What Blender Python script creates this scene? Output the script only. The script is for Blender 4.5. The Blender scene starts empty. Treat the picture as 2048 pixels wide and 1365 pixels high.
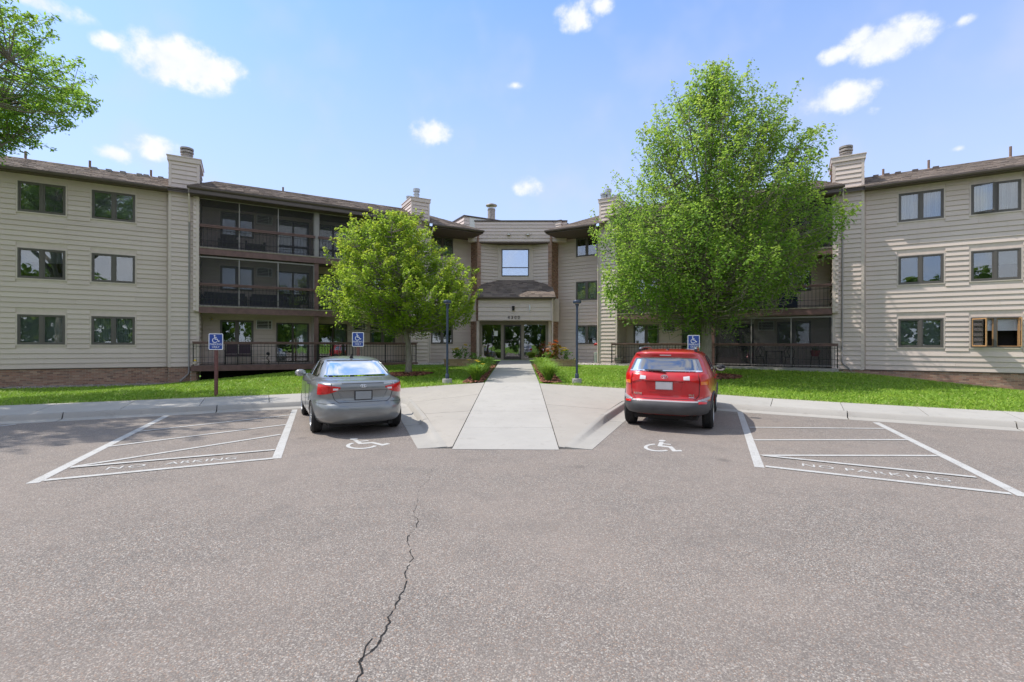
import bpy, bmesh, math, random
import numpy as np
from mathutils import Vector, Matrix

random.seed(7)
R = math.radians
C = bpy.context.scene.collection
sc = bpy.context.scene

# ------------------------------------------------------------------ camera
cd = bpy.data.cameras.new('camera')
cd.sensor_width = 36.0
cd.lens = 958.0 / 2048 * 36
cd.shift_y = 7.5 / 2048
cd.clip_start, cd.clip_end = 0.05, 3000
cam = bpy.data.objects.new('camera', cd)
cam.matrix_world = (Matrix.Translation((0, 0, 1.74)) @ Matrix.Rotation(R(0.8), 4, 'Z')
                    @ Matrix.Rotation(R(90), 4, 'X') @ Matrix.Rotation(0.0032, 4, 'Z'))
C.objects.link(cam)
sc.camera = cam

# ------------------------------------------------------------------ sun, sky, exposure
SUN = Vector((-0.55, 0.09, 0.83)).normalized()
sl = bpy.data.lights.new('sun', 'SUN')
sl.energy = 2.05
sl.angle = R(0.6)
sl.color = (1.0, 0.935, 0.845)
so = bpy.data.objects.new('sun', sl)
so.rotation_euler = SUN.to_track_quat('Z', 'Y').to_euler()
so.location = SUN * 60
C.objects.link(so)

sc.view_settings.view_transform = 'Standard'
sc.view_settings.look = 'None'
sc.view_settings.gamma = 1.0
sc.view_settings.use_curve_mapping = False
sc.view_settings.exposure = 1.32

w = bpy.data.worlds.new('World')
sc.world = w
w.use_nodes = True


class NT:
    """small helper for writing node trees"""
    def __init__(s, tree):
        s.t = tree; s.n = tree.nodes; s.l = tree.links

    def node(s, typ, **kw):
        nd = s.n.new(typ)
        for k, v in kw.items():
            if k.startswith('i_'):
                key = k[2:]
                key = int(key) if key.isdigit() else key
                s.put(nd.inputs[key], v)
            else:
                setattr(nd, k, v)
        return nd

    def put(s, sock, v):
        if isinstance(v, bpy.types.NodeSocket):
            s.l.new(v, sock)
        else:
            sock.default_value = v

    def math(s, op, a, b=0.0, c=None, clamp=False):
        nd = s.n.new('ShaderNodeMath'); nd.operation = op; nd.use_clamp = clamp
        s.put(nd.inputs[0], a); s.put(nd.inputs[1], b)
        if c is not None: s.put(nd.inputs[2], c)
        return nd.outputs[0]

    def vmath(s, op, a, b=(0, 0, 0)):
        nd = s.n.new('ShaderNodeVectorMath'); nd.operation = op
        s.put(nd.inputs[0], a); s.put(nd.inputs[1], b)
        return nd.outputs[1] if op in ('LENGTH', 'DOT_PRODUCT', 'DISTANCE') else nd.outputs[0]

    def mix(s, f, a, b, blend='MIX'):
        nd = s.n.new('ShaderNodeMix'); nd.data_type = 'RGBA'; nd.blend_type = blend
        s.put(nd.inputs[0], f)
        for i, v in ((6, a), (7, b)):
            if isinstance(v, tuple) and len(v) == 3: v = v + (1,)
            s.put(nd.inputs[i], v)
        return nd.outputs[2]

    def ramp(s, f, stops, interp='LINEAR'):
        nd = s.n.new('ShaderNodeValToRGB'); cr = nd.color_ramp; cr.interpolation = interp
        s.put(nd.inputs[0], f)
        while len(cr.elements) < len(stops): cr.elements.new(0.5)
        for e, (p, c) in zip(cr.elements, stops):
            e.position = p
            e.color = (c, c, c, 1) if not isinstance(c, tuple) else c + (1,)
        return nd.outputs[0]

    def noise(s, vec, scale, detail=4, rough=0.55, col=False, dist=0.0):
        nd = s.n.new('ShaderNodeTexNoise')
        nd.inputs['Scale'].default_value = scale; nd.inputs['Detail'].default_value = detail
        nd.inputs['Roughness'].default_value = rough; nd.inputs['Distortion'].default_value = dist
        if vec is not None: s.l.new(vec, nd.inputs['Vector'])
        return nd.outputs[1] if col else nd.outputs[0]


nt = NT(w.node_tree)
nt.n.clear()
out = nt.node('ShaderNodeOutputWorld')
sky = nt.node('ShaderNodeTexSky', sky_type='NISHITA', sun_disc=False,
              sun_elevation=math.asin(SUN.z), sun_rotation=math.atan2(SUN.x, SUN.y),
              altitude=200, air_density=1.0, dust_density=0.6, ozone_density=2.0)
tc = nt.node('ShaderNodeTexCoord')
D = tc.outputs['Generated']
# cumulus puffs by compass direction and height above the horizon: (x, z, half width, half height, density) per unit y
YAW = R(0.8)
PUFFS = [(365, 130, 92, 46, 1), (330, 145, 40, 34, .8), (430, 140, 50, 30, .8), (860, 266, 44, 27, .85), (1056, 374, 34, 20, .75), (310, 300, 42, 24, .8),
         (225, 312, 27, 19, .8), (1150, 34, 46, 26, .75), (1195, 10, 36, 18, .7), (1770, 82, 66, 36, 1), (1720, 70, 30, 24, .8), (1670, 109, 28, 18, .9),
         (1684, 192, 58, 31, 1), (60, 2, 70, 22, .75), (214, 88, 24, 19, .7), (1922, 40, 18, 12, .6), (1760, 214, 28, 12, .35),
         (1030, 172, 26, 8, .3), (1915, 296, 12, 8, .5), (3300, 60, 300, 110, .9), (-900, 120, 260, 90, .9), (2700, 330, 150, 40, .7), (-500, 380, 120, 40, .7)]
cmax = None
for (pu, pv, a, b, dens) in PUFFS:
    dx, dz = (pu - 1024) / 958, (690 - pv) / 958
    d = Vector((dx * math.cos(YAW) - math.sin(YAW), math.cos(YAW) + dx * math.sin(YAW), dz))
    ln = d.length
    d.normalize()
    rt = Vector((d.y, -d.x, 0)).normalized(); up = rt.cross(d)
    cosx = math.sqrt(1 + dx * dx)
    a, b = a * 1.22, b * 1.22
    x_ = nt.math('MULTIPLY', nt.vmath('DOT_PRODUCT', D, tuple(rt)), ln * 958 / a / cosx)
    y_ = nt.math('MULTIPLY', nt.vmath('DOT_PRODUCT', D, tuple(up)), ln * 958 / b / (ln / cosx))
    r2 = nt.math('ADD', nt.math('MULTIPLY', x_, x_), nt.math('MULTIPLY', y_, y_))
    fwd = nt.math('GREATER_THAN', nt.vmath('DOT_PRODUCT', D, tuple(d)), 0.2)
    m = nt.math('MULTIPLY', nt.math('MULTIPLY', nt.math('SUBTRACT', 1.0, nt.math('SQRT', r2), clamp=True), dens), fwd)
    cmax = m if cmax is None else nt.math('MAXIMUM', cmax, m)
n1 = nt.noise(D, 26, 6, 0.6)
n2 = nt.noise(D, 9, 3, 0.5)
edge = nt.math('ADD', cmax, nt.math('MULTIPLY', nt.math('SUBTRACT', n1, 0.5), nt.math('MULTIPLY', nt.math('MINIMUM', cmax, 0.25), 5.6)))
cl = nt.node('ShaderNodeMapRange', interpolation_type='SMOOTHSTEP', i_0=edge, i_1=0.09, i_2=0.66, i_3=0.0, i_4=0.98).outputs[0]
# behind the photographer the same broken cumulus goes on
sep = nt.node('ShaderNodeSeparateXYZ', i_0=D)
back = nt.node('ShaderNodeMapRange', interpolation_type='SMOOTHSTEP', i_0=sep.outputs[1], i_1=0.55, i_2=0.15, i_3=0.0, i_4=1.0).outputs[0]
n3 = nt.noise(D, 5.5, 6, 0.6)
bc = nt.node('ShaderNodeMapRange', interpolation_type='SMOOTHSTEP', i_0=n3, i_1=0.36, i_2=0.58, i_3=0.0, i_4=0.95).outputs[0]
over = nt.node('ShaderNodeMapRange', interpolation_type='SMOOTHSTEP', i_0=sep.outputs[2], i_1=0.59, i_2=0.68, i_3=0.0, i_4=1.0).outputs[0]
cl = nt.math('MAXIMUM', cl, nt.math('MULTIPLY', bc, nt.math('MAXIMUM', back, over)))
thin = nt.node('ShaderNodeMapRange', interpolation_type='SMOOTHSTEP', i_0=n2, i_1=0.45, i_2=0.8, i_3=0.0, i_4=0.16).outputs[0]
SKYK = 0.115
skyc = nt.vmath('MULTIPLY', sky.outputs[0], (SKYK * 0.55, SKYK * 0.83, SKYK * 1.1))
pale = nt.ramp(nt.math('ABSOLUTE', sep.outputs[2]), [(0.0, 0.85), (0.30, 0.62), (0.62, 0.16), (1, 0.05)])
skyc = nt.mix(nt.math('ADD', pale, thin), skyc, (0.286, 0.307, 0.388))
cloudc = nt.mix(nt.ramp(n1, [(0.3, 0.0), (0.7, 1.0)]), (0.355, 0.375, 0.41), (0.43, 0.434, 0.445))
skyc = nt.mix(cl, skyc, cloudc)
bg = nt.node('ShaderNodeBackground', i_0=skyc, i_1=1.0)
nt.l.new(bg.outputs[0], out.inputs[0])

# ------------------------------------------------------------------ materials
MATS = {}


def mat(name):
    m = bpy.data.materials.new(name); m.use_nodes = True
    t = NT(m.node_tree); t.n.clear()
    o = t.node('ShaderNodeOutputMaterial')
    MATS[name] = m
    return m, t, o


def coords(t, kind='Object'):
    return t.node('ShaderNodeTexCoord').outputs[kind]


def world_pos(t):
    return t.node('ShaderNodeNewGeometry').outputs['Position']


def piece_rand(t):
    a = t.node('ShaderNodeObjectInfo').outputs['Random']
    b = t.node('ShaderNodeNewGeometry').outputs['Random Per Island']
    return t.math('FRACT', t.math('ADD', a, b))


def bump(t, h, strength=0.3, dist=0.01):
    return t.node('ShaderNodeBump', i_Strength=strength, i_Distance=dist, i_Height=h).outputs[0]


def pbr(t, o, col, rough=0.6, metal=0.0, normal=None, spec=0.5, coat=0.0):
    b = t.node('ShaderNodeBsdfPrincipled')
    if isinstance(col, tuple) and len(col) == 3: col = col + (1,)
    t.put(b.inputs['Base Color'], col); t.put(b.inputs['Roughness'], rough); t.put(b.inputs['Metallic'], metal)
    b.inputs['Specular IOR Level'].default_value = spec
    if coat:
        b.inputs['Coat Weight'].default_value = coat; b.inputs['Coat Roughness'].default_value = 0.03
    if normal is not None: t.l.new(normal, b.inputs['Normal'])
    t.l.new(b.outputs[0], o.inputs[0])
    return b


def plain(name, col, rough=0.6, metal=0.0, var=0.12, scale=6.0, bumpk=0.0, spec=0.5, coat=0.0):
    m, t, o = mat(name)
    p = world_pos(t)
    n = t.noise(p, scale, 5, 0.6)
    f = t.ramp(n, [(0.3, 1 - var), (0.7, 1 + var)])
    c = t.mix(1.0, col, f, 'MULTIPLY')
    nm = bump(t, t.noise(p, scale * 12, 3), bumpk, 0.004) if bumpk else None
    pbr(t, o, c, rough, metal, nm, spec, coat)
    return m


def m_siding():
    m, t, o = mat('vinyl_siding')
    p = world_pos(t)
    r = piece_rand(t)
    n = t.noise(p, 0.7, 4, 0.6)
    mp = t.node('ShaderNodeMapping', i_0=p, i_3=(6, 6, 0.7))
    streak = t.noise(mp.outputs[0], 1.0, 5, 0.65)
    c = t.mix(r, (0.61, 0.515, 0.463), (0.67, 0.57, 0.515))
    c = t.mix(t.ramp(n, [(0.35, 0.0), (0.75, 0.35)]), c, (0.56, 0.46, 0.41))
    c = t.mix(t.ramp(streak, [(0.55, 0.0), (0.8, 0.25)]), c, (0.46, 0.385, 0.345))
    g = t.noise(t.node('ShaderNodeMapping', i_0=p, i_3=(9, 9, 120)).outputs[0], 1, 3)
    pbr(t, o, c, 0.5, 0, bump(t, g, 0.15, 0.003), 0.35)


def m_brick():
    m, t, o = mat('brick')
    r = piece_rand(t)
    p = world_pos(t)
    c = t.ramp(r, [(0.0, (0.20, 0.125, 0.10)), (0.22, (0.36, 0.20, 0.145)), (0.45, (0.43, 0.26, 0.19)), (0.65, (0.30, 0.18, 0.14)), (0.85, (0.46, 0.31, 0.23)), (1.0, (0.24, 0.17, 0.14))])
    n = t.noise(p, 40, 4, 0.7)
    c = t.mix(t.ramp(n, [(0.45, 0.0), (0.75, 0.4)]), c, (0.33, 0.27, 0.23))
    pbr(t, o, c, 0.85, 0, bump(t, n, 0.5, 0.006), 0.2)


def m_asphalt():
    m, t, o = mat('asphalt')
    p = world_pos(t)
    vo = t.node('ShaderNodeTexVoronoi', i_Vector=p, i_Scale=118.0)
    chip = t.node('ShaderNodeSeparateColor', i_0=vo.outputs['Color'])
    cc = t.ramp(chip.outputs[0], [(0.0, (0.137, 0.121, 0.109)), (0.35, (0.189, 0.169, 0.153)), (0.62, (0.237, 0.212, 0.192)), (0.86, (0.295, 0.264, 0.235)), (0.96, (0.432, 0.398, 0.357))])
    cc = t.mix(t.math('GREATER_THAN', chip.outputs[1], 0.9), cc, (0.274, 0.195, 0.149))
    gap = t.ramp(vo.outputs['Distance'], [(0.4, 0.0), (0.8, 0.55)])
    cc = t.mix(gap, cc, (0.071, 0.066, 0.066))
    v2 = t.node('ShaderNodeTexVoronoi', i_Vector=p, i_Scale=46.0)
    big = t.node('ShaderNodeSeparateColor', i_0=v2.outputs['Color'])
    bm_ = t.math('MULTIPLY', t.math('GREATER_THAN', big.outputs[0], 0.9), t.math('LESS_THAN', v2.outputs['Distance'], 0.42))
    cc = t.mix(t.math('MULTIPLY', bm_, 0.6), cc, t.mix(big.outputs[1], (0.299, 0.249, 0.216), (0.432, 0.415, 0.398)))
    n = t.noise(p, 0.35, 5, 0.62)
    cc = t.mix(t.ramp(n, [(0.38, 0.0), (0.60, 0.42)]), cc, (0.257, 0.217, 0.189))
    n2 = t.noise(p, 1.7, 5, 0.7)
    cc = t.mix(t.ramp(n2, [(0.50, 0.0), (0.78, 0.34)]), cc, (0.091, 0.087, 0.087))
    sx = t.node('ShaderNodeSeparateXYZ', i_0=p)
    wob = t.math('MULTIPLY', t.math('SUBTRACT', t.noise(p, 0.25, 2), 0.5), 2.2)
    trk = t.math('ABSOLUTE', t.math('SUBTRACT', t.math('MODULO', t.math('ADD', t.math('ADD', sx.outputs[1], wob), 40.0), 1.75), 0.87))
    near = t.node('ShaderNodeMapRange', interpolation_type='SMOOTHSTEP', i_0=sx.outputs[1], i_1=5.6, i_2=4.2, i_3=0.0, i_4=1.0).outputs[0]
    cc = t.mix(t.math('MULTIPLY', t.ramp(trk, [(0.0, 0.2), (0.35, 0.0)]), t.math('MULTIPLY', near, t.noise(p, 0.8, 3))), cc, (0.100, 0.090, 0.083))
    spot = t.node('ShaderNodeTexVoronoi', i_Vector=p, i_Scale=0.85)
    cc = t.mix(t.ramp(t.math('ADD', spot.outputs['Distance'], t.math('MULTIPLY', t.noise(p, 14, 3), 0.12)), [(0.10, 0.38), (0.17, 0.0)]), cc, (0.075, 0.068, 0.065))
    oil = t.noise(t.node('ShaderNodeMapping', i_0=p, i_3=(0.5, 0.2, 1)).outputs[0], 0.9, 4, 0.6)
    cc = t.mix(t.ramp(oil, [(0.6, 0.0), (0.78, 0.2)]), cc, (0.083, 0.079, 0.079))
    pbr(t, o, cc, 0.88, 0, bump(t, t.math('SUBTRACT', 1.0, vo.outputs['Distance']), 0.5, 0.005), 0.25)


def m_concrete(name, base, warm):
    m, t, o = mat(name)
    p = world_pos(t)
    r = piece_rand(t)
    c = t.mix(r, base, warm)
    n = t.noise(p, 1.2, 6, 0.65)
    c = t.mix(t.ramp(n, [(0.4, 0.0), (0.75, 0.32)]), c, tuple(x * 0.72 for x in base))
    f = t.noise(p, 90, 3, 0.7)
    c = t.mix(t.ramp(f, [(0.5, 0.0), (0.8, 0.35)]), c, tuple(x * 0.6 for x in base))
    st = t.noise(p, 4.0, 6, 0.75)
    c = t.mix(t.ramp(st, [(0.56, 0.0), (0.76, 0.45)]), c, (0.17, 0.155, 0.135))
    pbr(t, o, c, 0.85, 0, bump(t, f, 0.25, 0.003), 0.25)


def m_shingle():
    m, t, o = mat('roof_shingles')
    r = piece_rand(t)
    p = world_pos(t)
    c = t.ramp(r, [(0.0, (0.098, 0.078, 0.068)), (0.3, (0.182, 0.150, 0.130)), (0.6, (0.247, 0.202, 0.169)), (0.8, (0.156, 0.124, 0.107)), (1.0, (0.273, 0.215, 0.176))])
    n = t.noise(p, 60, 3, 0.7)
    c = t.mix(t.ramp(n, [(0.4, 0.0), (0.8, 0.5)]), c, (0.312, 0.273, 0.247))
    pbr(t, o, c, 0.9, 0, bump(t, n, 0.4, 0.005), 0.15)


def m_glass(name, tint=(0.78, 0.82, 0.84), refl=0.11):
    m, t, o = mat(name)
    gl = t.node('ShaderNodeBsdfGlossy', i_Color=(0.95, 0.97, 1.0, 1), i_Roughness=0.012)
    p = world_pos(t)
    wv = bump(t, t.noise(p, 1.6, 2), 0.03, 0.05)
    t.l.new(wv, gl.inputs['Normal'])
    tr = t.node('ShaderNodeBsdfTransparent', i_Color=tint + (1,))
    fr = t.node('ShaderNodeFresnel', i_IOR=1.5).outputs[0]
    f = t.math('ADD', t.math('MULTIPLY', fr, 1.6), refl, clamp=True)
    mx = t.node('ShaderNodeMixShader', i_0=f, i_1=tr.outputs[0], i_2=gl.outputs[0])
    t.l.new(mx.outputs[0], o.inputs[0])
    return m


def m_screen():
    m, t, o = mat('insect_screen')
    d = t.node('ShaderNodeBsdfDiffuse', i_Color=(0.085, 0.085, 0.09, 1))
    tr = t.node('ShaderNodeBsdfTransparent', i_Color=(1, 1, 1, 1))
    mx = t.node('ShaderNodeMixShader', i_0=0.30, i_1=tr.outputs[0], i_2=d.outputs[0])
    t.l.new(mx.outputs[0], o.inputs[0])


def m_leaf(name, dark, mid, young, trans=0.42, rough=0.5):
    m, t, o = mat(name)
    r = t.node('ShaderNodeNewGeometry').outputs['Random Per Island']
    a = t.node('ShaderNodeAttribute', attribute_name='young')
    y = t.node('ShaderNodeSeparateColor', i_0=a.outputs[0]).outputs[0]
    c = t.mix(r, dark, mid)
    c = t.mix(y, c, young)
    b = t.node('ShaderNodeBsdfPrincipled', i_Roughness=rough)
    b.inputs['Specular IOR Level'].default_value = 0.35
    t.l.new(c, b.inputs['Base Color'])
    tl = t.node('ShaderNodeBsdfTranslucent')
    t.l.new(t.mix(0.45, c, (0.42, 0.62, 0.08)), tl.inputs[0])
    mx = t.node('ShaderNodeMixShader', i_0=trans, i_1=b.outputs[0], i_2=tl.outputs[0])
    t.l.new(mx.outputs[0], o.inputs[0])


def m_bark(name, a, b):
    m, t, o = mat(name)
    p = world_pos(t)
    n = t.noise(t.node('ShaderNodeMapping', i_0=p, i_3=(14, 14, 3)).outputs[0], 1.5, 6, 0.7)
    l = t.noise(p, 7, 4, 0.6)
    c = t.mix(t.ramp(n, [(0.3, 0.0), (0.7, 1.0)]), a, b)
    c = t.mix(t.ramp(l, [(0.55, 0.0), (0.7, 0.5)]), c, (0.33, 0.33, 0.29))
    pbr(t, o, c, 0.9, 0, bump(t, n, 0.8, 0.03), 0.15)


def m_lawn():
    m, t, o = mat('lawn_soil')
    p = world_pos(t)
    n = t.noise(p, 0.8, 6, 0.65)
    f = t.noise(p, 45, 4, 0.7)
    c = t.mix(t.ramp(n, [(0.3, 0.0), (0.7, 1.0)]), (0.12, 0.23, 0.02), (0.17, 0.29, 0.035))
    c = t.mix(t.ramp(f, [(0.4, 0.0), (0.75, 0.6)]), c, (0.03, 0.07, 0.01))
    pbr(t, o, c, 0.9, 0, bump(t, f, 0.7, 0.03), 0.15)


def m_grass():
    m, t, o = mat('grass_blades')
    r = t.node('ShaderNodeNewGeometry').outputs['Random Per Island']
    p = world_pos(t)
    n = t.noise(p, 0.55, 5, 0.65)
    c = t.mix(r, (0.20, 0.34, 0.035), (0.34, 0.48, 0.06))
    c = t.mix(t.ramp(n, [(0.4, 0.0), (0.68, 0.55)]), c, (0.16, 0.31, 0.045))
    a = t.node('ShaderNodeAttribute', attribute_name='young')
    y = t.node('ShaderNodeSeparateColor', i_0=a.outputs[0]).outputs[0]
    dry = t.noise(p, 0.23, 5, 0.7)
    c = t.mix(t.ramp(dry, [(0.56, 0.0), (0.75, 0.55)]), c, (0.42, 0.42, 0.10))
    c = t.mix(y, c, (0.46, 0.42, 0.20))
    b = t.node('ShaderNodeBsdfPrincipled', i_Roughness=0.5)
    b.inputs['Specular IOR Level'].default_value = 0.25
    t.l.new(c, b.inputs['Base Color'])
    tl = t.node('ShaderNodeBsdfTranslucent'); t.l.new(c, tl.inputs[0])
    mx = t.node('ShaderNodeMixShader', i_0=0.35, i_1=b.outputs[0], i_2=tl.outputs[0])
    t.l.new(mx.outputs[0], o.inputs[0])


def m_paint_marks():
    m, t, o = mat('worn_white_paint')
    p = world_pos(t)
    n = t.noise(p, 60, 5, 0.75)
    n2 = t.noise(p, 3.5, 4, 0.7)
    k = t.math('ADD', t.math('MULTIPLY', n, 0.7), t.math('MULTIPLY', n2, 0.3))
    f = t.ramp(k, [(0.50, 0.0), (0.62, 0.85)])
    c = t.mix(f, (0.44, 0.44, 0.43), (0.21, 0.192, 0.178))
    pbr(t, o, c, 0.75, 0, bump(t, n, 0.3, 0.003), 0.3)


def m_carpaint(name, col, rough=0.28, metal=0.0, flake=0.06):
    m, t, o = mat(name)
    p = coords(t)
    n = t.noise(p, 2.2, 4, 0.6)
    c = t.mix(t.ramp(n, [(0.4, 0.0), (0.8, 0.14)]), col, (0.3, 0.28, 0.25))
    pbr(t, o, c, rough, metal, None, 0.5, 0.75)


def m_chips(name, cols):
    m, t, o = mat(name)
    r = piece_rand(t)
    c = t.ramp(r, [(i / (len(cols) - 1), c) for i, c in enumerate(cols)])
    pbr(t, o, c, 0.85, 0, None, 0.25)


def m_blind(name, col, freq):
    m, t, o = mat(name)
    p = world_pos(t)
    s = t.node('ShaderNodeSeparateXYZ', i_0=p)
    wv = t.math('SINE', t.math('MULTIPLY', s.outputs[2] if freq > 0 else t.math('ADD', s.outputs[0], s.outputs[1]), abs(freq)))
    f = t.ramp(wv, [(0.0, 0.75), (0.6, 1.0)])
    c = t.mix(1.0, col, f, 'MULTIPLY')
    pbr(t, o, c, 0.8, 0, None, 0.2)


m_, t_, o_ = mat('stencil_paint')
p_ = world_pos(t_)
k_ = t_.math('ADD', t_.math('MULTIPLY', t_.noise(p_, 50, 4, 0.7), 0.5), t_.math('MULTIPLY', t_.noise(p_, 5, 3, 0.6), 0.5))
pbr(t_, o_, t_.mix(t_.ramp(k_, [(0.54, 0.0), (0.66, 0.8)]), (0.45, 0.45, 0.44), (0.215, 0.195, 0.18)), 0.75, 0, None, 0.3)
m_siding(); m_brick(); m_asphalt(); m_shingle(); m_screen(); m_lawn(); m_grass(); m_paint_marks()
m_concrete('concrete', (0.365, 0.352, 0.33), (0.41, 0.395, 0.368))
m_concrete('concrete_pink', (0.345, 0.322, 0.29), (0.375, 0.35, 0.315))
m_concrete('curb_concrete', (0.335, 0.32, 0.295), (0.375, 0.358, 0.33))
m_glass('window_glass'); m_glass('door_glass', (0.72, 0.75, 0.75), 0.10)
m_glass('car_glass', (0.14, 0.16, 0.18), 0.24)
m_glass('mirrored_glass', (0.7, 0.74, 0.78), 0.5)
m_leaf('maple_leaves', (0.115, 0.23, 0.035), (0.185, 0.345, 0.055), (0.52, 0.54, 0.10), 0.66)
m_leaf('small_maple_leaves', (0.18, 0.29, 0.025), (0.31, 0.44, 0.035), (0.66, 0.60, 0.05), 0.68)
m_leaf('ash_leaves', (0.12, 0.25, 0.03), (0.19, 0.36, 0.045), (0.42, 0.5, 0.06), 0.68)
m_leaf('daylily_leaves', (0.085, 0.20, 0.025), (0.16, 0.32, 0.035), (0.33, 0.44, 0.06), 0.35)
m_leaf('canna_leaves', (0.10, 0.03, 0.02), (0.22, 0.06, 0.03), (0.42, 0.16, 0.04), 0.3)
m_leaf('garden_leaves', (0.05, 0.14, 0.03), (0.11, 0.23, 0.05), (0.2, 0.32, 0.06), 0.3)
m_leaf('far_leaves', (0.06, 0.12, 0.025), (0.11, 0.19, 0.035), (0.1, 0.17, 0.03), 0.4)
m_bark('grey_bark', (0.16, 0.14, 0.115), (0.30, 0.275, 0.235))
m_chips('mulch_chips', [(0.10, 0.035, 0.022), (0.20, 0.075, 0.045), (0.28, 0.12, 0.075), (0.15, 0.06, 0.04), (0.32, 0.17, 0.11)])
m_chips('river_stones', [(0.12, 0.10, 0.095), (0.26, 0.23, 0.21), (0.36, 0.31, 0.28), (0.20, 0.15, 0.13), (0.46, 0.43, 0.40)])
m_chips('pale_stones', [(0.30, 0.27, 0.24), (0.50, 0.46, 0.42), (0.60, 0.56, 0.52), (0.40, 0.33, 0.29), (0.62, 0.6, 0.57)])
m_chips('garden_block', [(0.36, 0.25, 0.165), (0.46, 0.33, 0.21), (0.42, 0.27, 0.18), (0.50, 0.37, 0.25)])
plain('trim', (0.62, 0.525, 0.47), 0.5, bumpk=0.0, var=0.06)
plain('mortar', (0.46, 0.43, 0.38), 0.95, scale=14)
plain('brown_wood', (0.15, 0.082, 0.073), 0.55, var=0.25, scale=5, bumpk=0.2)
plain('deck_wood', (0.20, 0.16, 0.145), 0.7, var=0.25, scale=9, bumpk=0.2)
plain('edge_board', (0.26, 0.225, 0.175), 0.75, var=0.3, scale=8)
plain('brown_metal', (0.072, 0.05, 0.042), 0.38, var=0.1)
plain('gutter_brown', (0.10, 0.075, 0.064), 0.35, var=0.12)
plain('soffit_dark', (0.12, 0.085, 0.072), 0.6, var=0.1)
plain('black_metal', (0.018, 0.017, 0.018), 0.4, 0.3, var=0.15)
plain('mullion', (0.27, 0.25, 0.24), 0.4, var=0.06)
plain('window_frame', (0.115, 0.103, 0.094), 0.45, var=0.08)
plain('storefront_frame', (0.255, 0.215, 0.17), 0.45, var=0.08)
plain('bronze_frame', (0.05, 0.04, 0.036), 0.35, var=0.08)
plain('sash_wood', (0.44, 0.25, 0.115), 0.45, var=0.2, scale=14)
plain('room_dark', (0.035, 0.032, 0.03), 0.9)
plain('room_tan', (0.14, 0.12, 0.10), 0.9)
plain('white_metal', (0.72, 0.72, 0.70), 0.4, var=0.05)
plain('galvanized', (0.42, 0.43, 0.44), 0.35, 0.7, var=0.2, scale=9)
plain('rusty_galvanized', (0.30, 0.27, 0.245), 0.55, 0.5, var=0.35, scale=9)
plain('pipe_brown', (0.20, 0.13, 0.10), 0.7, var=0.3, scale=20)
plain('post_red', (0.16, 0.065, 0.055), 0.55, var=0.22, scale=12)
plain('sign_white', (0.78, 0.79, 0.80), 0.35, var=0.04)
plain('sign_blue', (0.022, 0.065, 0.30), 0.35, var=0.12, scale=3)
plain('lamp_blue', (0.035, 0.052, 0.085), 0.38, 0.2, var=0.14)
plain('pedestal_green', (0.20, 0.24, 0.21), 0.5, var=0.1)
plain('stone_pale', (0.46, 0.39, 0.32), 0.9, var=0.2, scale=12, bumpk=0.4)
plain('soil', (0.05, 0.035, 0.025), 0.95)
plain('mulch_base', (0.12, 0.05, 0.034), 0.95, var=0.3, scale=30, bumpk=0.8)
plain('flat_roof', (0.13, 0.125, 0.12), 0.9)
plain('navy_cloth', (0.013, 0.020, 0.048), 0.85, var=0.2)
plain('wicker_dark', (0.03, 0.022, 0.025), 0.6, var=0.2)
plain('cushion_plum', (0.05, 0.03, 0.042), 0.85, var=0.15)
plain('basket_grey', (0.26, 0.24, 0.22), 0.85, var=0.2, scale=20)
plain('crack_dark', (0.012, 0.011, 0.011), 0.95)
plain('joint_dark', (0.07, 0.064, 0.056), 0.95)
plain('petal_yellow', (0.80, 0.58, 0.03), 0.6, var=0.1)
plain('petal_orange', (0.72, 0.20, 0.03), 0.6, var=0.1)
plain('petal_red', (0.40, 0.035, 0.03), 0.6, var=0.1)
plain('tyre_rubber', (0.018, 0.018, 0.018), 0.8, var=0.2, scale=15)
plain('alloy', (0.42, 0.43, 0.44), 0.3, 0.8, var=0.08)
plain('chrome', (0.75, 0.76, 0.77), 0.12, 1.0, var=0.02)
plain('black_plastic', (0.02, 0.02, 0.021), 0.5, var=0.1)
plain('grey_plastic', (0.05, 0.05, 0.053), 0.55, var=0.12)
plain('silver_plastic', (0.40, 0.40, 0.42), 0.4, 0.3, var=0.05)
plain('underbody', (0.012, 0.012, 0.012), 0.9)
plain('lens_red', (0.52, 0.010, 0.010), 0.12, spec=0.4, coat=0.35, var=0.2, scale=9)
plain('lens_amber', (0.70, 0.16, 0.02), 0.15, spec=0.6, coat=0.8)
plain('lens_clear', (0.62, 0.60, 0.62), 0.15, spec=0.6, coat=0.8)
plain('plate_grey', (0.24, 0.26, 0.27), 0.5, var=0.06)
plain('plate_pale', (0.42, 0.40, 0.42), 0.5, var=0.08)
plain('seat_grey', (0.25, 0.25, 0.26), 0.8)
m_carpaint('paint_grey', (0.205, 0.218, 0.222), 0.3, 0.45)
m_carpaint('paint_red', (0.50, 0.008, 0.014), 0.28, 0.2)
m_carpaint('paint_white', (0.62, 0.62, 0.62), 0.3, 0.0)
m_blind('blind_slats', (0.74, 0.73, 0.70), 150.0)
m_blind('curtain_folds', (0.70, 0.70, 0.68), -60.0)
m_blind('blind_white', (0.78, 0.79, 0.80), 150.0)


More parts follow.
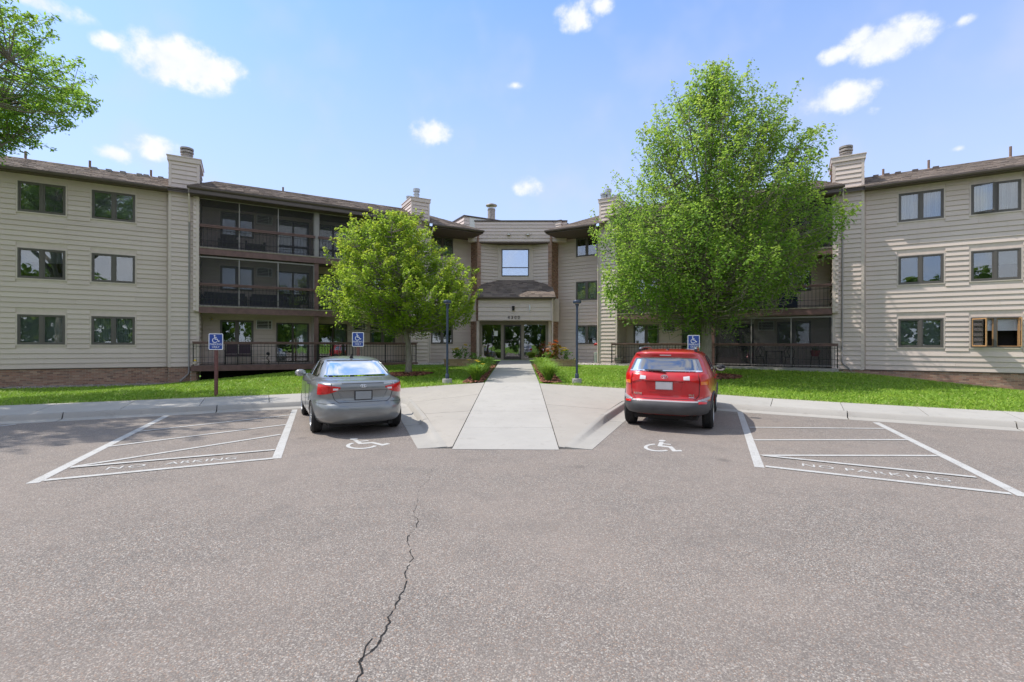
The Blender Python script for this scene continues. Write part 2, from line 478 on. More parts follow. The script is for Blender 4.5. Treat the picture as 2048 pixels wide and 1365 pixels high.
# ------------------------------------------------------------------ mesh helpers
class MB:
    def __init__(s): s.v = []; s.f = []; s.m = []

    def quad(s, *p, m=0):
        b = len(s.v); s.v.extend(tuple(q) for q in p); s.f.append(tuple(range(b, b + len(p)))); s.m.append(m)

    def hexa(s, p, m=0):
        """8 corners: bottom ring p0..p3, top ring p4..p7"""
        b = len(s.v); s.v.extend(tuple(q) for q in p)
        a, e, d, h = Vector(p[0]), Vector(p[1]), Vector(p[3]), Vector(p[4])
        flip = (e - a).cross(d - a).dot(h - a) < 0
        for fc in ((0, 3, 2, 1), (4, 5, 6, 7), (0, 1, 5, 4), (1, 2, 6, 5), (2, 3, 7, 6), (3, 0, 4, 7)):
            if flip: fc = fc[::-1]
            s.f.append(tuple(b + i for i in fc)); s.m.append(m)

    def box(s, x0, x1, y0, y1, z0, z1, m=0):
        s.hexa([(x0, y0, z0), (x1, y0, z0), (x1, y1, z0), (x0, y1, z0), (x0, y0, z1), (x1, y0, z1), (x1, y1, z1), (x0, y1, z1)], m)

    def pbox(s, P, a0, a1, n0, n1, z0, z1, m=0):
        s.hexa([P(a0, n0, z0), P(a1, n0, z0), P(a1, n1, z0), P(a0, n1, z0), P(a0, n0, z1), P(a1, n0, z1), P(a1, n1, z1), P(a0, n1, z1)], m)

    def tube(s, pts, rad, n=6, m=0, cap=True):
        pts = [Vector(p) for p in pts]
        if not hasattr(rad, '__len__'): rad = [rad] * len(pts)
        b = len(s.v)
        ref = None
        for i, p in enumerate(pts):
            t = (pts[min(i + 1, len(pts) - 1)] - pts[max(i - 1, 0)])
            if t.length < 1e-9: t = Vector((0, 0, 1))
            t.normalize()
            if ref is None:
                ref = Vector((1, 0, 0)) if abs(t.x) < 0.8 else Vector((0, 1, 0))
            u = (ref - t * ref.dot(t)); u.normalize(); ref = u
            v = t.cross(u)
            for k in range(n):
                a = 2 * math.pi * k / n
                s.v.append(tuple(p + (u * math.cos(a) + v * math.sin(a)) * rad[i]))
        for i in range(len(pts) - 1):
            for k in range(n):
                k2 = (k + 1) % n
                s.f.append((b + i * n + k, b + i * n + k2, b + (i + 1) * n + k2, b + (i + 1) * n + k)); s.m.append(m)
        if cap:
            s.f.append(tuple(b + k for k in range(n))[::-1]); s.m.append(m)
            e = b + (len(pts) - 1) * n
            s.f.append(tuple(e + k for k in range(n))); s.m.append(m)

    def lathe(s, prof, n=20, c=(0, 0, 0), axis='Z', m=0, cap=True):
        """prof: list of (r, h)"""
        b = len(s.v)
        for r, h in prof:
            for k in range(n):
                a = 2 * math.pi * k / n
                x, y = r * math.cos(a), r * math.sin(a)
                p = {'Z': (x, y, h), 'Y': (x, h, -y), 'X': (h, x, y)}[axis]
                s.v.append((p[0] + c[0], p[1] + c[1], p[2] + c[2]))
        for i in range(len(prof) - 1):
            for k in range(n):
                k2 = (k + 1) % n
                s.f.append((b + i * n + k, b + i * n + k2, b + (i + 1) * n + k2, b + (i + 1) * n + k)); s.m.append(m)
        if cap:
            s.f.append(tuple(b + k for k in range(n))[::-1]); s.m.append(m)
            e = b + (len(prof) - 1) * n
            s.f.append(tuple(e + k for k in range(n))); s.m.append(m)

    def prism(s, poly, z0, z1, m=0):
        b = len(s.v); n = len(poly)
        ar = sum(poly[i][0] * poly[(i + 1) % n][1] - poly[(i + 1) % n][0] * poly[i][1] for i in range(n))
        if ar < 0: poly = poly[::-1]
        s.v.extend((x, y, z0) for x, y in poly); s.v.extend((x, y, z1) for x, y in poly)
        s.f.append(tuple(b + i for i in range(n))[::-1]); s.m.append(m)
        s.f.append(tuple(b + n + i for i in range(n))); s.m.append(m)
        for i in range(n):
            j = (i + 1) % n
            s.f.append((b + i, b + j, b + n + j, b + n + i)); s.m.append(m)

    def map(s, fn): s.v = [tuple(fn(p)) for p in s.v]; return s

    def mesh(s, name, mats, smooth=None):
        me = bpy.data.meshes.new(name)
        me.from_pydata(s.v, [], s.f)
        if isinstance(mats, str): mats = [mats]
        for x in mats: me.materials.append(MATS[x])
        if len(mats) > 1: me.polygons.foreach_set('material_index', s.m)
        if smooth is not None:
            me.polygons.foreach_set('use_smooth', [True] * len(s.f))
            if smooth < 180: me.set_sharp_from_angle(angle=R(smooth))
        me.update()
        return me

    def build(s, name, mats, parent=None, smooth=None):
        return link(name, s.mesh(name, mats, smooth), parent)


def link(name, data, parent=None):
    o = bpy.data.objects.new(name, data); C.objects.link(o)
    if parent is not None:
        o.parent = parent
        if parent.type == 'EMPTY' and parent.get('_world'):
            o.matrix_parent_inverse = Matrix.Translation(-Vector(parent.location))
    return o


def tag(o, label=None, cat=None, group=None, kind=None):
    if label: o['label'] = label
    if cat: o['category'] = cat
    if group: o['group'] = group
    if kind: o['kind'] = kind
    return o


def thing(name, label, cat, loc=(0, 0, 0), rz=0.0, group=None, world=False):
    o = bpy.data.objects.new(name, None); C.objects.link(o)
    o.empty_display_size = 0.2
    o.location = loc; o.rotation_euler = (0, 0, rz)
    if world: o['_world'] = 1
    return tag(o, label, cat, group)


def copy_tree(o, parent=None):
    c = o.copy(); C.objects.link(c)
    if parent is not None: c.parent = parent
    for ch in list(o.children): copy_tree(ch, c)
    return c


def text_mesh(body, size, extrude=0.0, spacing=1.0, align='CENTER'):
    cu = bpy.data.curves.new('lettering', 'FONT')
    cu.body = body; cu.size = size; cu.extrude = extrude; cu.align_x = align; cu.space_character = spacing
    o = bpy.data.objects.new('lettering', cu); C.objects.link(o)
    bpy.context.view_layer.update()
    me = bpy.data.meshes.new_from_object(o.evaluated_get(bpy.context.evaluated_depsgraph_get()))
    bpy.data.objects.remove(o); bpy.data.curves.remove(cu)
    return me


def text_obj(name, body, size, matname, M, parent=None, extrude=0.002, spacing=1.0, stretch=1.0, align='CENTER', bold=0.0):
    me = text_mesh(body, size, extrude, spacing, align)
    me.materials.clear(); me.materials.append(MATS[matname])
    me.transform(Matrix.Diagonal((stretch, 1, 1, 1)))
    me.transform(M)
    return link(name, me, parent)


LIMIT = {}


def under(kind, n=300):
    LIMIT[kind] = LIMIT.get(kind, 0) + 1
    return LIMIT[kind] <= n


# ------------------------------------------------------------------ the lie of the land
X0, YA = -0.28, 30.6
CS, SN = math.cos(R(30)), 0.5


def Wing(sd):
    return lambda s, n, z: (X0 + sd * CS * s - sd * SN * n, YA - SN * s - CS * n, z)


def interp(tab, x):
    return float(np.interp(x, [p[0] for p in tab], [p[1] for p in tab]))


LAWN_FRONT = [(-34, 0.9), (-12.75, 11.6), (-8.83, 13.59), (-6.39, 14.38), (-3.7, 14.9), (-1.08, 15.75), (0.66, 15.6), (3.29, 15.1), (5.9, 14.45), (11.81, 11.37), (34, -0.3)]


def yF(x): return interp(LAWN_FRONT, x)
def zF(x): return 0.2 + 0.3 * math.exp(-(x / 5.0) ** 2)
def yB(x): return YA - abs(x - X0) * 0.5774


ZB = [(-30, -0.05), (-20, 0.0), (-15.3, -0.03), (-13, 0.2), (-10.5, 0.46), (-6.5, 0.66), (-3, 0.72), (3, 0.72), (6, 0.68), (12, 0.64), (14.5, 0.6), (16, 0.42), (18, 0.06), (20, -0.06), (30, -0.1)]


def ground(x, y):
    t = (y - yF(x)) / max(0.5, yB(x) - 0.6 - yF(x))
    if t < 0: return zF(x)
    t = min(t, 1.0)
    e = t * t * (3 - 2 * t) * 0.35 + t * 0.65
    return zF(x) * (1 - e) + interp(ZB, x) * e


# far ground, asphalt
CURB_L = [(-34, -2.28), (-11.05, 10.06), (-5.74, 12.91), (-3.68, 14.02)]
RET_L = [(-3.68, 14.02), (-2.62, 10.75), (-1.67, 7.94)]
RET_R = [(1.22, 7.96), (2.36, 10.8), (3.59, 13.83)]
CURB_R = [(3.59, 13.83), (5.75, 12.56), (10.3, 9.91), (34, -3.9)]
g = MB(); g.quad((-900, -900, -0.5), (900, -900, -0.5), (900, 900, -0.5), (-900, 900, -0.5))
tag(g.build('ground', 'lawn_soil'), kind='structure')
poly = [(-34, -40)] + [(x, y + 0.08) for x, y in CURB_L] + RET_L[1:] + [(-1.6, 8.0), (1.1, 8.0)] + RET_R + [(x, y + 0.08) for x, y in CURB_R[1:]] + [(34, -40)]
a = MB(); a.quad(*[(x, y, 0.0) for x, y in poly])
lot = tag(a.build('parking_lot', 'asphalt'), kind='structure')


def strip(mb, p, q, wid, z=0.004, taper=None):
    p, q = Vector(p), Vector(q)
    d = (q - p).normalized(); nn = Vector((-d.y, d.x)) * wid / 2
    w2 = nn if taper is None else nn * taper
    mb.quad((p + nn).to_3d() + Vector((0, 0, z)), (p - nn).to_3d() + Vector((0, 0, z)), (q - w2).to_3d() + Vector((0, 0, z)), (q + w2).to_3d() + Vector((0, 0, z)))


LINES = [((-5.93, 12.62), (-3.67, 7.22), .13, .004), ((-8.5, 11.47), (-6.03, 5.86), .13, .004),
         ((-7.53, 9.30), (-5.56, 11.65), .09, .008), ((-6.92, 7.95), (-4.99, 10.27), .09, .008), ((-6.27, 6.63), (-4.56, 9.12), .09, .008),
         ((-6.25, 6.60), (-3.99, 7.79), .09, .012), ((-6.0, 5.98), (-3.72, 7.22), .10, .008),
         ((5.78, 12.58), (3.44, 6.88), .13, .004), ((8.12, 11.0), (5.86, 5.62), .13, .004),
         ((4.90, 10.23), (7.68, 10.17), .09, .008), ((4.33, 8.86), (7.19, 8.97), .09, .008), ((3.84, 7.62), (6.63, 7.68), .09, .008),
         ((3.86, 7.60), (6.05, 6.42), .09, .012), ((3.55, 6.93), (5.8, 5.72), .10, .008),
         ((-10.77, 10.12), (-12.9, 5.0), .11, .004), ((10.9, 9.45), (8.6, 3.9), .11, .004)]
for p, q, wd, z in LINES:
    m = MB(); strip(m, p, q, wd, z); m.build('painted_stripe', 'worn_white_paint', lot)


def lot_matrix(x, y, ang, z=0.004): return Matrix.Translation((x, y, z)) @ Matrix.Rotation(ang, 4, 'Z')


def isa_shape(mb, T, s=1.0):
    """wheelchair pictogram in a unit box, T maps (x,y) to a point"""
    lev = [0]
    def line(pts, wd):
        P_ = [Vector(p) for p in pts]; n = len(P_); L_, R_ = [], []
        for k in range(n):
            a_ = (P_[k] - P_[k - 1]).normalized() if k else (P_[1] - P_[0]).normalized()
            b_ = (P_[k + 1] - P_[k]).normalized() if k < n - 1 else a_
            t_ = (a_ + b_).normalized(); nn = Vector((-t_.y, t_.x)); sc_ = min(1.6, 1 / max(.5, t_.dot(a_)))
            L_.append(P_[k] + nn * wd / 2 * sc_); R_.append(P_[k] - nn * wd / 2 * sc_)
        b0 = len(mb.v)
        for l_, r_ in zip(L_, R_): mb.v += [tuple(T(l_, lev[0])), tuple(T(r_, lev[0]))]
        for k in range(n - 1): mb.f.append((b0 + 2 * k, b0 + 2 * k + 1, b0 + 2 * k + 3, b0 + 2 * k + 2)); mb.m.append(0)
        lev[0] += 1
    mb.quad(*[T(Vector((.36 + .085 * math.cos(k * math.pi / 6), .90 + .085 * math.sin(k * math.pi / 6))), 4) for k in range(12)])
    line([(.37, .80), (.41, .46), (.66, .44), (.80, .17), (.95, .24)], .10)
    line([(.40, .65), (.62, .65)], .07)
    line([(.41 + .28 * math.cos(R(t)), .30 + .28 * math.sin(R(t))) for t in range(118, 342, 14)], .08)


for (x, y, ang, sx, sy) in ((-2.72, 8.42, R(28), .82, 1.0), (2.52, 8.32, R(-26), .72, 1.02)):
    m = MB(); M_ = lot_matrix(x, y, ang)
    isa_shape(m, lambda p, k: M_ @ Vector(((p.x - .5) * sx, (p.y - .5) * sy, k * .001)))
    m.build('wheelchair_marking', 'stencil_paint', lot)
a1 = math.atan2(.66, 1.40)
text_obj('painted_lettering', 'NO', .235, 'stencil_paint', lot_matrix(-5.70, 6.50, a1), lot, 0, 1.25, 1.15, 'LEFT')
text_obj('painted_lettering', 'ARKING', .235, 'stencil_paint', lot_matrix(-5.07, 6.80, a1), lot, 0, 1.06, 1.0, 'LEFT')
a2 = math.atan2(-.74, 1.40)
text_obj('painted_lettering', 'NO PARKING', .235, 'stencil_paint', lot_matrix(4.09, 6.99, a2), lot, 0, 1.14, 1.06, 'LEFT')

CRACK = [(-1.14, 7.2), (-1.18, 6.85), (-1.22, 6.48), (-1.15, 6.19), (-1.19, 5.75), (-1.09, 5.06), (-1.08, 4.86), (-0.99, 4.74), (-0.97, 4.57), (-1.0, 4.28), (-0.97, 4.17), (-0.92, 4.1), (-0.89, 3.97), (-0.85, 3.88), (-0.87, 3.66), (-0.82, 3.51), (-0.81, 3.4), (-0.82, 3.32), (-0.81, 3.25), (-0.82, 3.04), (-0.8, 2.98), (-0.81, 2.77), (-0.82, 2.72), (-0.85, 2.67), (-0.86, 2.61), (-0.83, 2.52), (-0.83, 2.46), (-0.82, 2.39), (-.86, 2.1), (-.8, 1.6)]
cm = MB()
rr = random.Random(3)
pts = []
for p, q in zip(CRACK, CRACK[1:]):
    n = max(2, int((Vector(q) - Vector(p)).length / .035))
    for k in range(n):
        t = k / n
        pts.append((p[0] + (q[0] - p[0]) * t + rr.uniform(-.010, .010), p[1] + (q[1] - p[1]) * t))
for i, (p, q) in enumerate(zip(pts, pts[1:])):
    base = float(np.interp(p[1], [2, 3.4, 4.4, 5.2, 7.2], [.0058, .0046, .0036, .0016, .0007]))
    w0 = base * rr.uniform(.35, 1.5)
    if rr.random() < .10 and p[1] > 2.6: continue
    cm.quad((p[0] - w0, p[1], .004), (p[0] + w0, p[1], .004), (q[0] + w0 * .8, q[1], .004), (q[0] - w0 * .8, q[1], .004))
for p, q in zip([(-.86, 2.82), (-.875, 2.74), (-.86, 2.66)], [(-.875, 2.74), (-.86, 2.66), (-.858, 2.61)]):
    cm.quad((p[0] - .003, p[1], .004), (p[0] + .003, p[1], .004), (q[0] + .004, q[1], .004), (q[0] - .004, q[1], .004))
cm.build('crack', 'crack_dark', lot)

# lawn sheet
lm = MB(); xs = np.arange(-34, 34.01, 0.4); T_ = 26
for x in xs:
    y0, y1 = yF(x) - .02, yB(x) + 1.6
    for k in range(T_ + 1):
        y = y0 + (y1 - y0) * k / T_
        lm.v.append((x, y, ground(x, y) - 0.03))
for i in range(len(xs) - 1):
    for k in range(T_):
        b = i * (T_ + 1) + k
        lm.f.append((b, b + T_ + 1, b + T_ + 2, b + 1)); lm.m.append(0)
lawn = tag(lm.build('lawn', 'lawn_soil', smooth=180), kind='structure')


# curb: swept gutter, face and top, in cast sections
def resample(poly, step):
    P = [Vector(p) for p in poly]; outp = [P[0]]
    for a_, b_ in zip(P, P[1:]):
        n = max(1, int(round((b_ - a_).length / step)))
        for k in range(1, n + 1): outp.append(a_.lerp(b_, k / n))
    return outp


def offset_line(pts, d):
    res = []
    for i, p in enumerate(pts):
        t = (pts[min(i + 1, len(pts) - 1)] - pts[max(i - 1, 0)]).normalized()
        res.append(p + Vector((-t.y, t.x)) * d)
    return res


curb = thing('curb', None, None); tag(curb, kind='structure')
del_keys = [k for k in ('label', 'category') if k in curb]


def sweep_curb(poly, seclen, hfun, flipside=1):
    pts = resample(poly, .3)
    prof = [(0.0, .006), (.30, .012), (.335, .03), (.385, .125), (.41, .147), (.50, .152)]
    lines = []
    for d, z in prof:
        lines.append(offset_line(pts, d * flipside))
    per = max(2, int(seclen / .3))
    i = 0
    while i < len(pts) - 1:
        j = min(i + per, len(pts) - 1)
        if len(pts) - 1 - j < 3: j = len(pts) - 1
        m = MB(); nb = len(prof)
        for k in range(i, j + 1):
            sh = 0.012 if k == i else (-0.0 if k < j else -0.012)
            t = (pts[min(k + 1, len(pts) - 1)] - pts[max(k - 1, 0)]).normalized() * sh
            for q, (d, z) in enumerate(prof):
                p = lines[q][k] + t
                h = hfun(p)
                m.v.append((p.x, p.y, .006 + (z - .006) * h))
            p = lines[-1][k] + t; m.v.append((p.x, p.y, -.2)); p = lines[0][k] + t; m.v.append((p.x, p.y, -.2))
        nn = nb + 2
        for k in range(j - i):
            for q in range(nn):
                q2 = (q + 1) % nn
                m.f.append((k * nn + q, (k + 1) * nn + q, (k + 1) * nn + q2, k * nn + q2)); m.m.append(0)
        m.f.append(tuple(range(nn))); m.m.append(0)
        e = (j - i) * nn
        m.f.append(tuple(range(e, e + nn))[::-1]); m.m.append(0)
        m.build('curb_section', 'curb_concrete', curb, smooth=35)
        i = j


def rounded(a, b, c, r=.7, n=7):
    a, b, c = Vector(a), Vector(b), Vector(c)
    p, q = b + (a - b).normalized() * r, b + (c - b).normalized() * r
    return [tuple(p * (1 - t) ** 2 + b * 2 * t * (1 - t) + q * t * t) for t in [k / n for k in range(n + 1)]]


LINE_L = CURB_L[:-1] + rounded(CURB_L[-2], CURB_L[-1], RET_L[1]) + RET_L[1:]
LINE_R = RET_R[:-1] + rounded(RET_R[-2], RET_R[-1], CURB_R[1]) + CURB_R[1:]
rise = lambda p: 1.0 if abs(p.x) > 3.9 else min(1.0, max(0.03, (p.y - 8.1) / 2.7))
sweep_curb(LINE_L, 3.2, rise)
sweep_curb(LINE_R, 3.2, rise)

# sidewalk slabs
walk = tag(thing('sidewalk', None, None), kind='structure')


def slab(corners, parent, matname, thick=.15, n=(1, 1), zf=None):
    """bilinear slab with its own thickness; corners (x,y,z) ccw: p00,p10,p11,p01"""
    m = MB(); nu, nv = n
    P = [Vector(c) for c in corners]
    for i in range(nu + 1):
        for j in range(nv + 1):
            u, v = i / nu, j / nv
            p = P[0] * (1 - u) * (1 - v) + P[1] * u * (1 - v) + P[2] * u * v + P[3] * (1 - u) * v
            m.v.append(tuple(p))
    for i in range(nu):
        for j in range(nv):
            b = i * (nv + 1) + j
            m.f.append((b, b + nv + 1, b + nv + 2, b + 1)); m.m.append(0)
    ring = [(i, 0) for i in range(nu)] + [(nu, j) for j in range(nv)] + [(i, nv) for i in range(nu, 0, -1)] + [(0, j) for j in range(nv, 0, -1)]
    b0 = len(m.v)
    idx = [i * (nv + 1) + j for i, j in ring]
    for q in idx: m.v.append((m.v[q][0], m.v[q][1], m.v[q][2] - thick))
    for k in range(len(idx)):
        k2 = (k + 1) % len(idx)
        m.f.append((idx[k2], idx[k], b0 + k, b0 + k2)); m.m.append(0)
    return m.build('concrete_slab', matname, parent, smooth=40)


for sd, line in ((-1, CURB_L[::-1]), (1, CURB_R)):
    flip = -1 if sd < 0 else 1
    bk = resample(line, .1)
    bk = offset_line(bk, .512 * flip)
    # keep from where the back of the curb is clear of the apron return
    acc = 0; marks = [0]; last = 0
    for i in range(1, len(bk)):
        acc += (bk[i] - bk[i - 1]).length
        if acc - last >= 1.55: marks.append(i); last = acc
        if acc > 24: break
    sh = []
    for i in marks:
        p = bk[i]; t = (bk[i + 1] - bk[max(i - 1, 0)]).normalized(); nn = Vector((-t.y, t.x)) * flip
        q = p.copy(); d = 0
        while q.y < yF(q.x) and d < 4: d += .02; q = p + nn * d
        sh.append((p, q, t))
    for (p, q, t), (p2, q2, t2) in zip(sh, sh[1:]):
        g1 = t * .007
        slab([(p.x + g1.x, p.y + g1.y, .151), (p2.x - g1.x, p2.y - g1.y, .151), (q2.x - g1.x, q2.y - g1.y, zF(q2.x)), (q.x + g1.x, q.y + g1.y, zF(q.x))][::(1 if sd > 0 else -1)], walk, 'concrete', .16)


def zC(y): return float(np.interp(y, [7.9, 8.2, 15.8, 29.6], [0.006, .02, .50, .80]))


apron = tag(thing('entry_walk', None, None), kind='structure')
ys = [7.93, 9.5, 11.1, 12.7, 14.2, 15.8] + list(np.arange(17.4, 29.0, 1.6)) + [29.58]
for y0, y1 in zip(ys, ys[1:]):
    slab([(-1.10, y0 + .004, zC(y0)), (.672, y0 + .004, zC(y0)), (.672, y1 - .004, zC(y1)), (-1.10, y1 - .004, zC(y1))], apron, 'concrete', .16)
# the two wedges between the walk and the curb returns
for sd in (-1, 1):
    inner0, inner1 = ((-1.118, 7.99), (-1.118, 15.73)) if sd < 0 else ((.69, 8.03), (.69, 15.58))
    outer = [Vector((-1.17, 7.985)), Vector((-3.12, 13.9)), Vector((-3.93, 14.40)), Vector((-4.05, 14.82))] if sd < 0 else [Vector((.745, 8.03)), Vector((3.02, 13.85)), Vector((3.84, 14.2)), Vector((4.0, 14.93))]

    def outer_at(t):
        if t < .80: p = outer[0].lerp(outer[1], t / .80)
        elif t < .92: p = outer[1].lerp(outer[2], (t - .80) / .12)
        else: p = outer[2].lerp(outer[3], (t - .92) / .08)
        return p
    cuts = [0.012, .40, .70, 1.0] if sd < 0 else [0.012, .52, 1.0]
    for t0, t1 in zip(cuts, cuts[1:]):
        rows = 8; m = MB(); cols = 6
        for r_ in range(rows + 1):
            t = t0 + (t1 - t0) * r_ / rows
            if r_ == 0: t += .0012
            if r_ == rows: t -= .0012
            pi = Vector(inner0).lerp(Vector(inner1), t); po = outer_at(t)
            zi = zC(pi.y); zo = .152 * min(1, max(.03, (po.y - 8.1) / 2.7)); zo += max(0, (t - .92) / .08) * (zF(po.x) - .152)
            for c_ in range(cols + 1):
                k = c_ / cols
                p = pi.lerp(po, k)
                m.v.append((p.x, p.y, zi * (1 - k) + zo * k + .001))
        nc = cols + 1
        for r_ in range(rows):
            for c_ in range(cols):
                b = r_ * nc + c_
                m.f.append((b, b + 1, b + nc + 1, b + nc) if sd > 0 else (b, b + nc, b + nc + 1, b + 1)); m.m.append(0)
        n0 = len(m.v)
        ring = [(0, c_) for c_ in range(cols)] + [(r_, cols) for r_ in range(rows)] + [(rows, c_) for c_ in range(cols, 0, -1)] + [(r_, 0) for r_ in range(rows, 0, -1)]
        idx = [r_ * nc + c_ for r_, c_ in ring]
        for q in idx: m.v.append((m.v[q][0], m.v[q][1], m.v[q][2] - .15))
        for k in range(len(idx)):
            k2 = (k + 1) % len(idx)
            m.f.append((idx[k], idx[k2], n0 + k2, n0 + k)); m.m.append(0)
        m.build('concrete_slab', 'concrete_pink', apron, smooth=40)
# joint bed below the slabs (dark sand showing in the open joints)
jm = MB()
jm.hexa([(-1.3, 7.97, -.2), (.9, 7.97, -.2), (.9, 29.5, -.2), (-1.3, 29.5, -.2), (-1.3, 7.97, -.012), (.9, 7.97, -.012), (.9, 29.5, .74), (-1.3, 29.5, .74)])
jm.build('joint_bed', 'joint_dark', apron)

# ------------------------------------------------------------------ the building
bld = thing('apartment_building', 'three-storey tan sided apartment building with two wings meeting at the 4300 entry', 'building', (X0, YA, 0.7), world=True)


def part(name, m, mats, parent=None, smooth=None, label=None):
    o = m.build(name, mats, parent or bld, smooth)
    if label: o['label'] = label
    return o


rest_siding = MB()
rest_brick = MB()
rest_bal = MB()
rest_shingle = MB()


def board(P, a0, a1, n, z, h, parent):
    """one lap of siding: the butt edge stands proud at the bottom"""
    m = MB()
    z1 = z + h + .012
    pr = [(.006, z + h), (.038, z + .023), (.034, z + .023), (.003, z + .036), (.002, z + h)]
    b = len(m.v); q = len(pr)
    for a in (a0, a1): m.v += [P(a, n + dn, zz) for dn, zz in pr]
    for k in range(q):
        if k != 3: m.f.append((b + k, b + (k + 1) % q, b + (k + 1) % q + q, b + k + q)); m.m.append(0)
    m.f.append(tuple(b + k for k in range(q))); m.m.append(0); m.f.append(tuple(b + q + k for k in range(q))[::-1]); m.m.append(0)
    if (a1 - a0) > .5 and under('siding_board'):
        m.build('siding_board', 'vinyl_siding', parent)
    else:
        b = len(rest_siding.v); rest_siding.v += m.v; rest_siding.f += [tuple(i + b for i in f) for f in m.f]; rest_siding.m += m.m


COURSE = 2.7 / 13


def side(P, a0, a1, n, z0, z1, parent, holes=(), trim=.055, h=COURSE, phase=0.0):
    z = z0
    while z < z1 - .03:
        hh = min(h, z1 - z)
        iv = [(a0, a1)]
        for (h0, h1, b0, b1) in holes:
            if z + hh > b0 - trim and z < b1 + trim:
                nv = []
                for p, q in iv:
                    if h1 + trim <= p or h0 - trim >= q: nv.append((p, q)); continue
                    if h0 - trim > p + .02: nv.append((p, h0 - trim))
                    if h1 + trim < q - .02: nv.append((h1 + trim, q))
                iv = nv
        for p, q in iv:
            if q - p > 2.6:
                c_ = random.uniform(p + .8, q - .8)
                board(P, p, c_ - .002, n, z, hh, parent); board(P, c_ + .002, q, n, z, hh, parent)
            else: board(P, p, q, n, z, hh, parent)
        z += hh


def backing(P, a0, a1, nb, nf, z0, z1, holes, matname, label=None, name='wall'):
    m = MB()
    A = sorted({a0, a1, *[h[0] for h in holes if a0 < h[0] < a1], *[h[1] for h in holes if a0 < h[1] < a1]})
    for p, q in zip(A, A[1:]):
        mid = (p + q) / 2
        hz = sorted((h[2], h[3]) for h in holes if h[0] < mid < h[1])
        z = z0
        for b0, b1 in hz + [(z1, z1)]:
            if b0 > z + .001: m.pbox(P, p, q, nb, nf, z, b0)
            z = b1
    return part(name, m, matname, label=label)


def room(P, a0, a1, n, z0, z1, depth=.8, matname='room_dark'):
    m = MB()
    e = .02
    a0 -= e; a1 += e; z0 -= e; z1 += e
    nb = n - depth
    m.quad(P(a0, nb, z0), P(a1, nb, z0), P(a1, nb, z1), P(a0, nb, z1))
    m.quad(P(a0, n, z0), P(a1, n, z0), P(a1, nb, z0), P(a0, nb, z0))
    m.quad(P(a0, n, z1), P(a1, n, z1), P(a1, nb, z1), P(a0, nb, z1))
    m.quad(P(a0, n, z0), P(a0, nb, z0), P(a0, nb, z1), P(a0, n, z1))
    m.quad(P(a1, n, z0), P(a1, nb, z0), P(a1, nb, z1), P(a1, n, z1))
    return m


def frame_rect(m, P, a0, a1, z0, z1, w, n0, n1):
    m.pbox(P, a0, a0 + w, n0, n1, z0, z1); m.pbox(P, a1 - w, a1, n0, n1, z0, z1)
    m.pbox(P, a0 + w, a1 - w, n0, n1, z1 - w, z1); m.pbox(P, a0 + w, a1 - w, n0, n1, z0, z0 + w)


def window(P, a0, a1, z0, z1, n, cover=None, frac=1.0, sash=None, label=None, glass='window_glass', trim=True):
    """double casement; cover: None, 'slats', 'curtain', 'white'; sash = (left angle, right angle) when standing open"""
    fr = MB(); mid = (a0 + a1) / 2
    frame_rect(fr, P, a0, a1, z0, z1, .045, n - .05, n + .035)
    fr.pbox(P, mid - .045, mid + .045, n - .05, n + .03, z0 + .045, z1 - .045)
    halves = [(a0 + .045, mid - .045), (mid + .045, a1 - .045)]
    if not sash:
        for p, q in halves: frame_rect(fr, P, p, q, z0 + .045, z1 - .045, .045, n - .04, n + .018)
    o = part('window', fr, 'window_frame', label=label)
    if trim:
        tm = MB(); frame_rect(tm, P, a0 - .05, a1 + .05, z0 - .05, z1 + .05, .049, n - .01, n + .03)
        part('window_trim', tm, 'trim', o)
    if not sash:
        for p, q in halves:
            m = MB(); m.pbox(P, p + .04, q - .04, n - .012, n - .004, z0 + .08, z1 - .08); part('pane', m, glass, o)
    else:
        for (p, q), ang, hinge in zip(halves, sash, (0, 1)):
            hp = p if hinge == 0 else q
            wd = q - p
            ca, sa = math.cos(ang), math.sin(ang)
            sg = 1 if hinge == 0 else -1
            def Q(a, nn, z, hp=hp, ca=ca, sa=sa, sg=sg): return P(hp + sg * (a * ca) - sg * sg * 0 + sg * (-(nn) * sa), n + .012 + a * sa + nn * ca, z)
            m = MB(); frame_rect(m, Q, 0, wd, z0 + .045, z1 - .045, .045, -.018, .016)
            s_ = part('sash', m, 'sash_wood' if ang > .6 else 'window_frame', o)
            m = MB(); m.pbox(Q, .04, wd - .04, -.004, .004, z0 + .085, z1 - .085); part('pane', m, 'window_glass', o)
            m = MB(); frame_rect(m, P, p, q, z0 + .045, z1 - .045, .03, n - .06, n - .02); part('frame_stop', m, 'sash_wood' if ang > .6 else 'window_frame', o)
    r_ = room(P, a0, a1, n - .06, z0, z1, .7)
    part('room_recess', r_, 'room_dark', o)
    if cover:
        zz = z1 - (z1 - z0) * frac
        mt = {'slats': 'blind_slats', 'curtain': 'curtain_folds', 'white': 'blind_white'}[cover]
        m = MB()
        if cover == 'curtain':
            k = 26
            for h0, h1 in ((a0 + .04, mid - .02), (mid + .02, a1 - .04)):
                for i in range(k):
                    p = h0 + (h1 - h0) * i / k; q = h0 + (h1 - h0) * (i + 1) / k
                    f0, f1 = .02 * math.sin(i * 1.9), .02 * math.sin((i + 1) * 1.9)
                    m.quad(P(p, n - .13 + f0, z0 + .03), P(q, n - .13 + f1, z0 + .03), P(q, n - .13 + f1, z1 - .03), P(p, n - .13 + f0, z1 - .03))
        else:
            z = z1 - .04
            while z > zz + .03:
                m.quad(P(a0 + .04, n - .115, z), P(a1 - .04, n - .115, z), P(a1 - .04, n - .098, z - .026), P(a0 + .04, n - .098, z - .026))
                z -= .028
        part('blind' if cover != 'curtain' else 'curtain', m, mt, o)
    return o


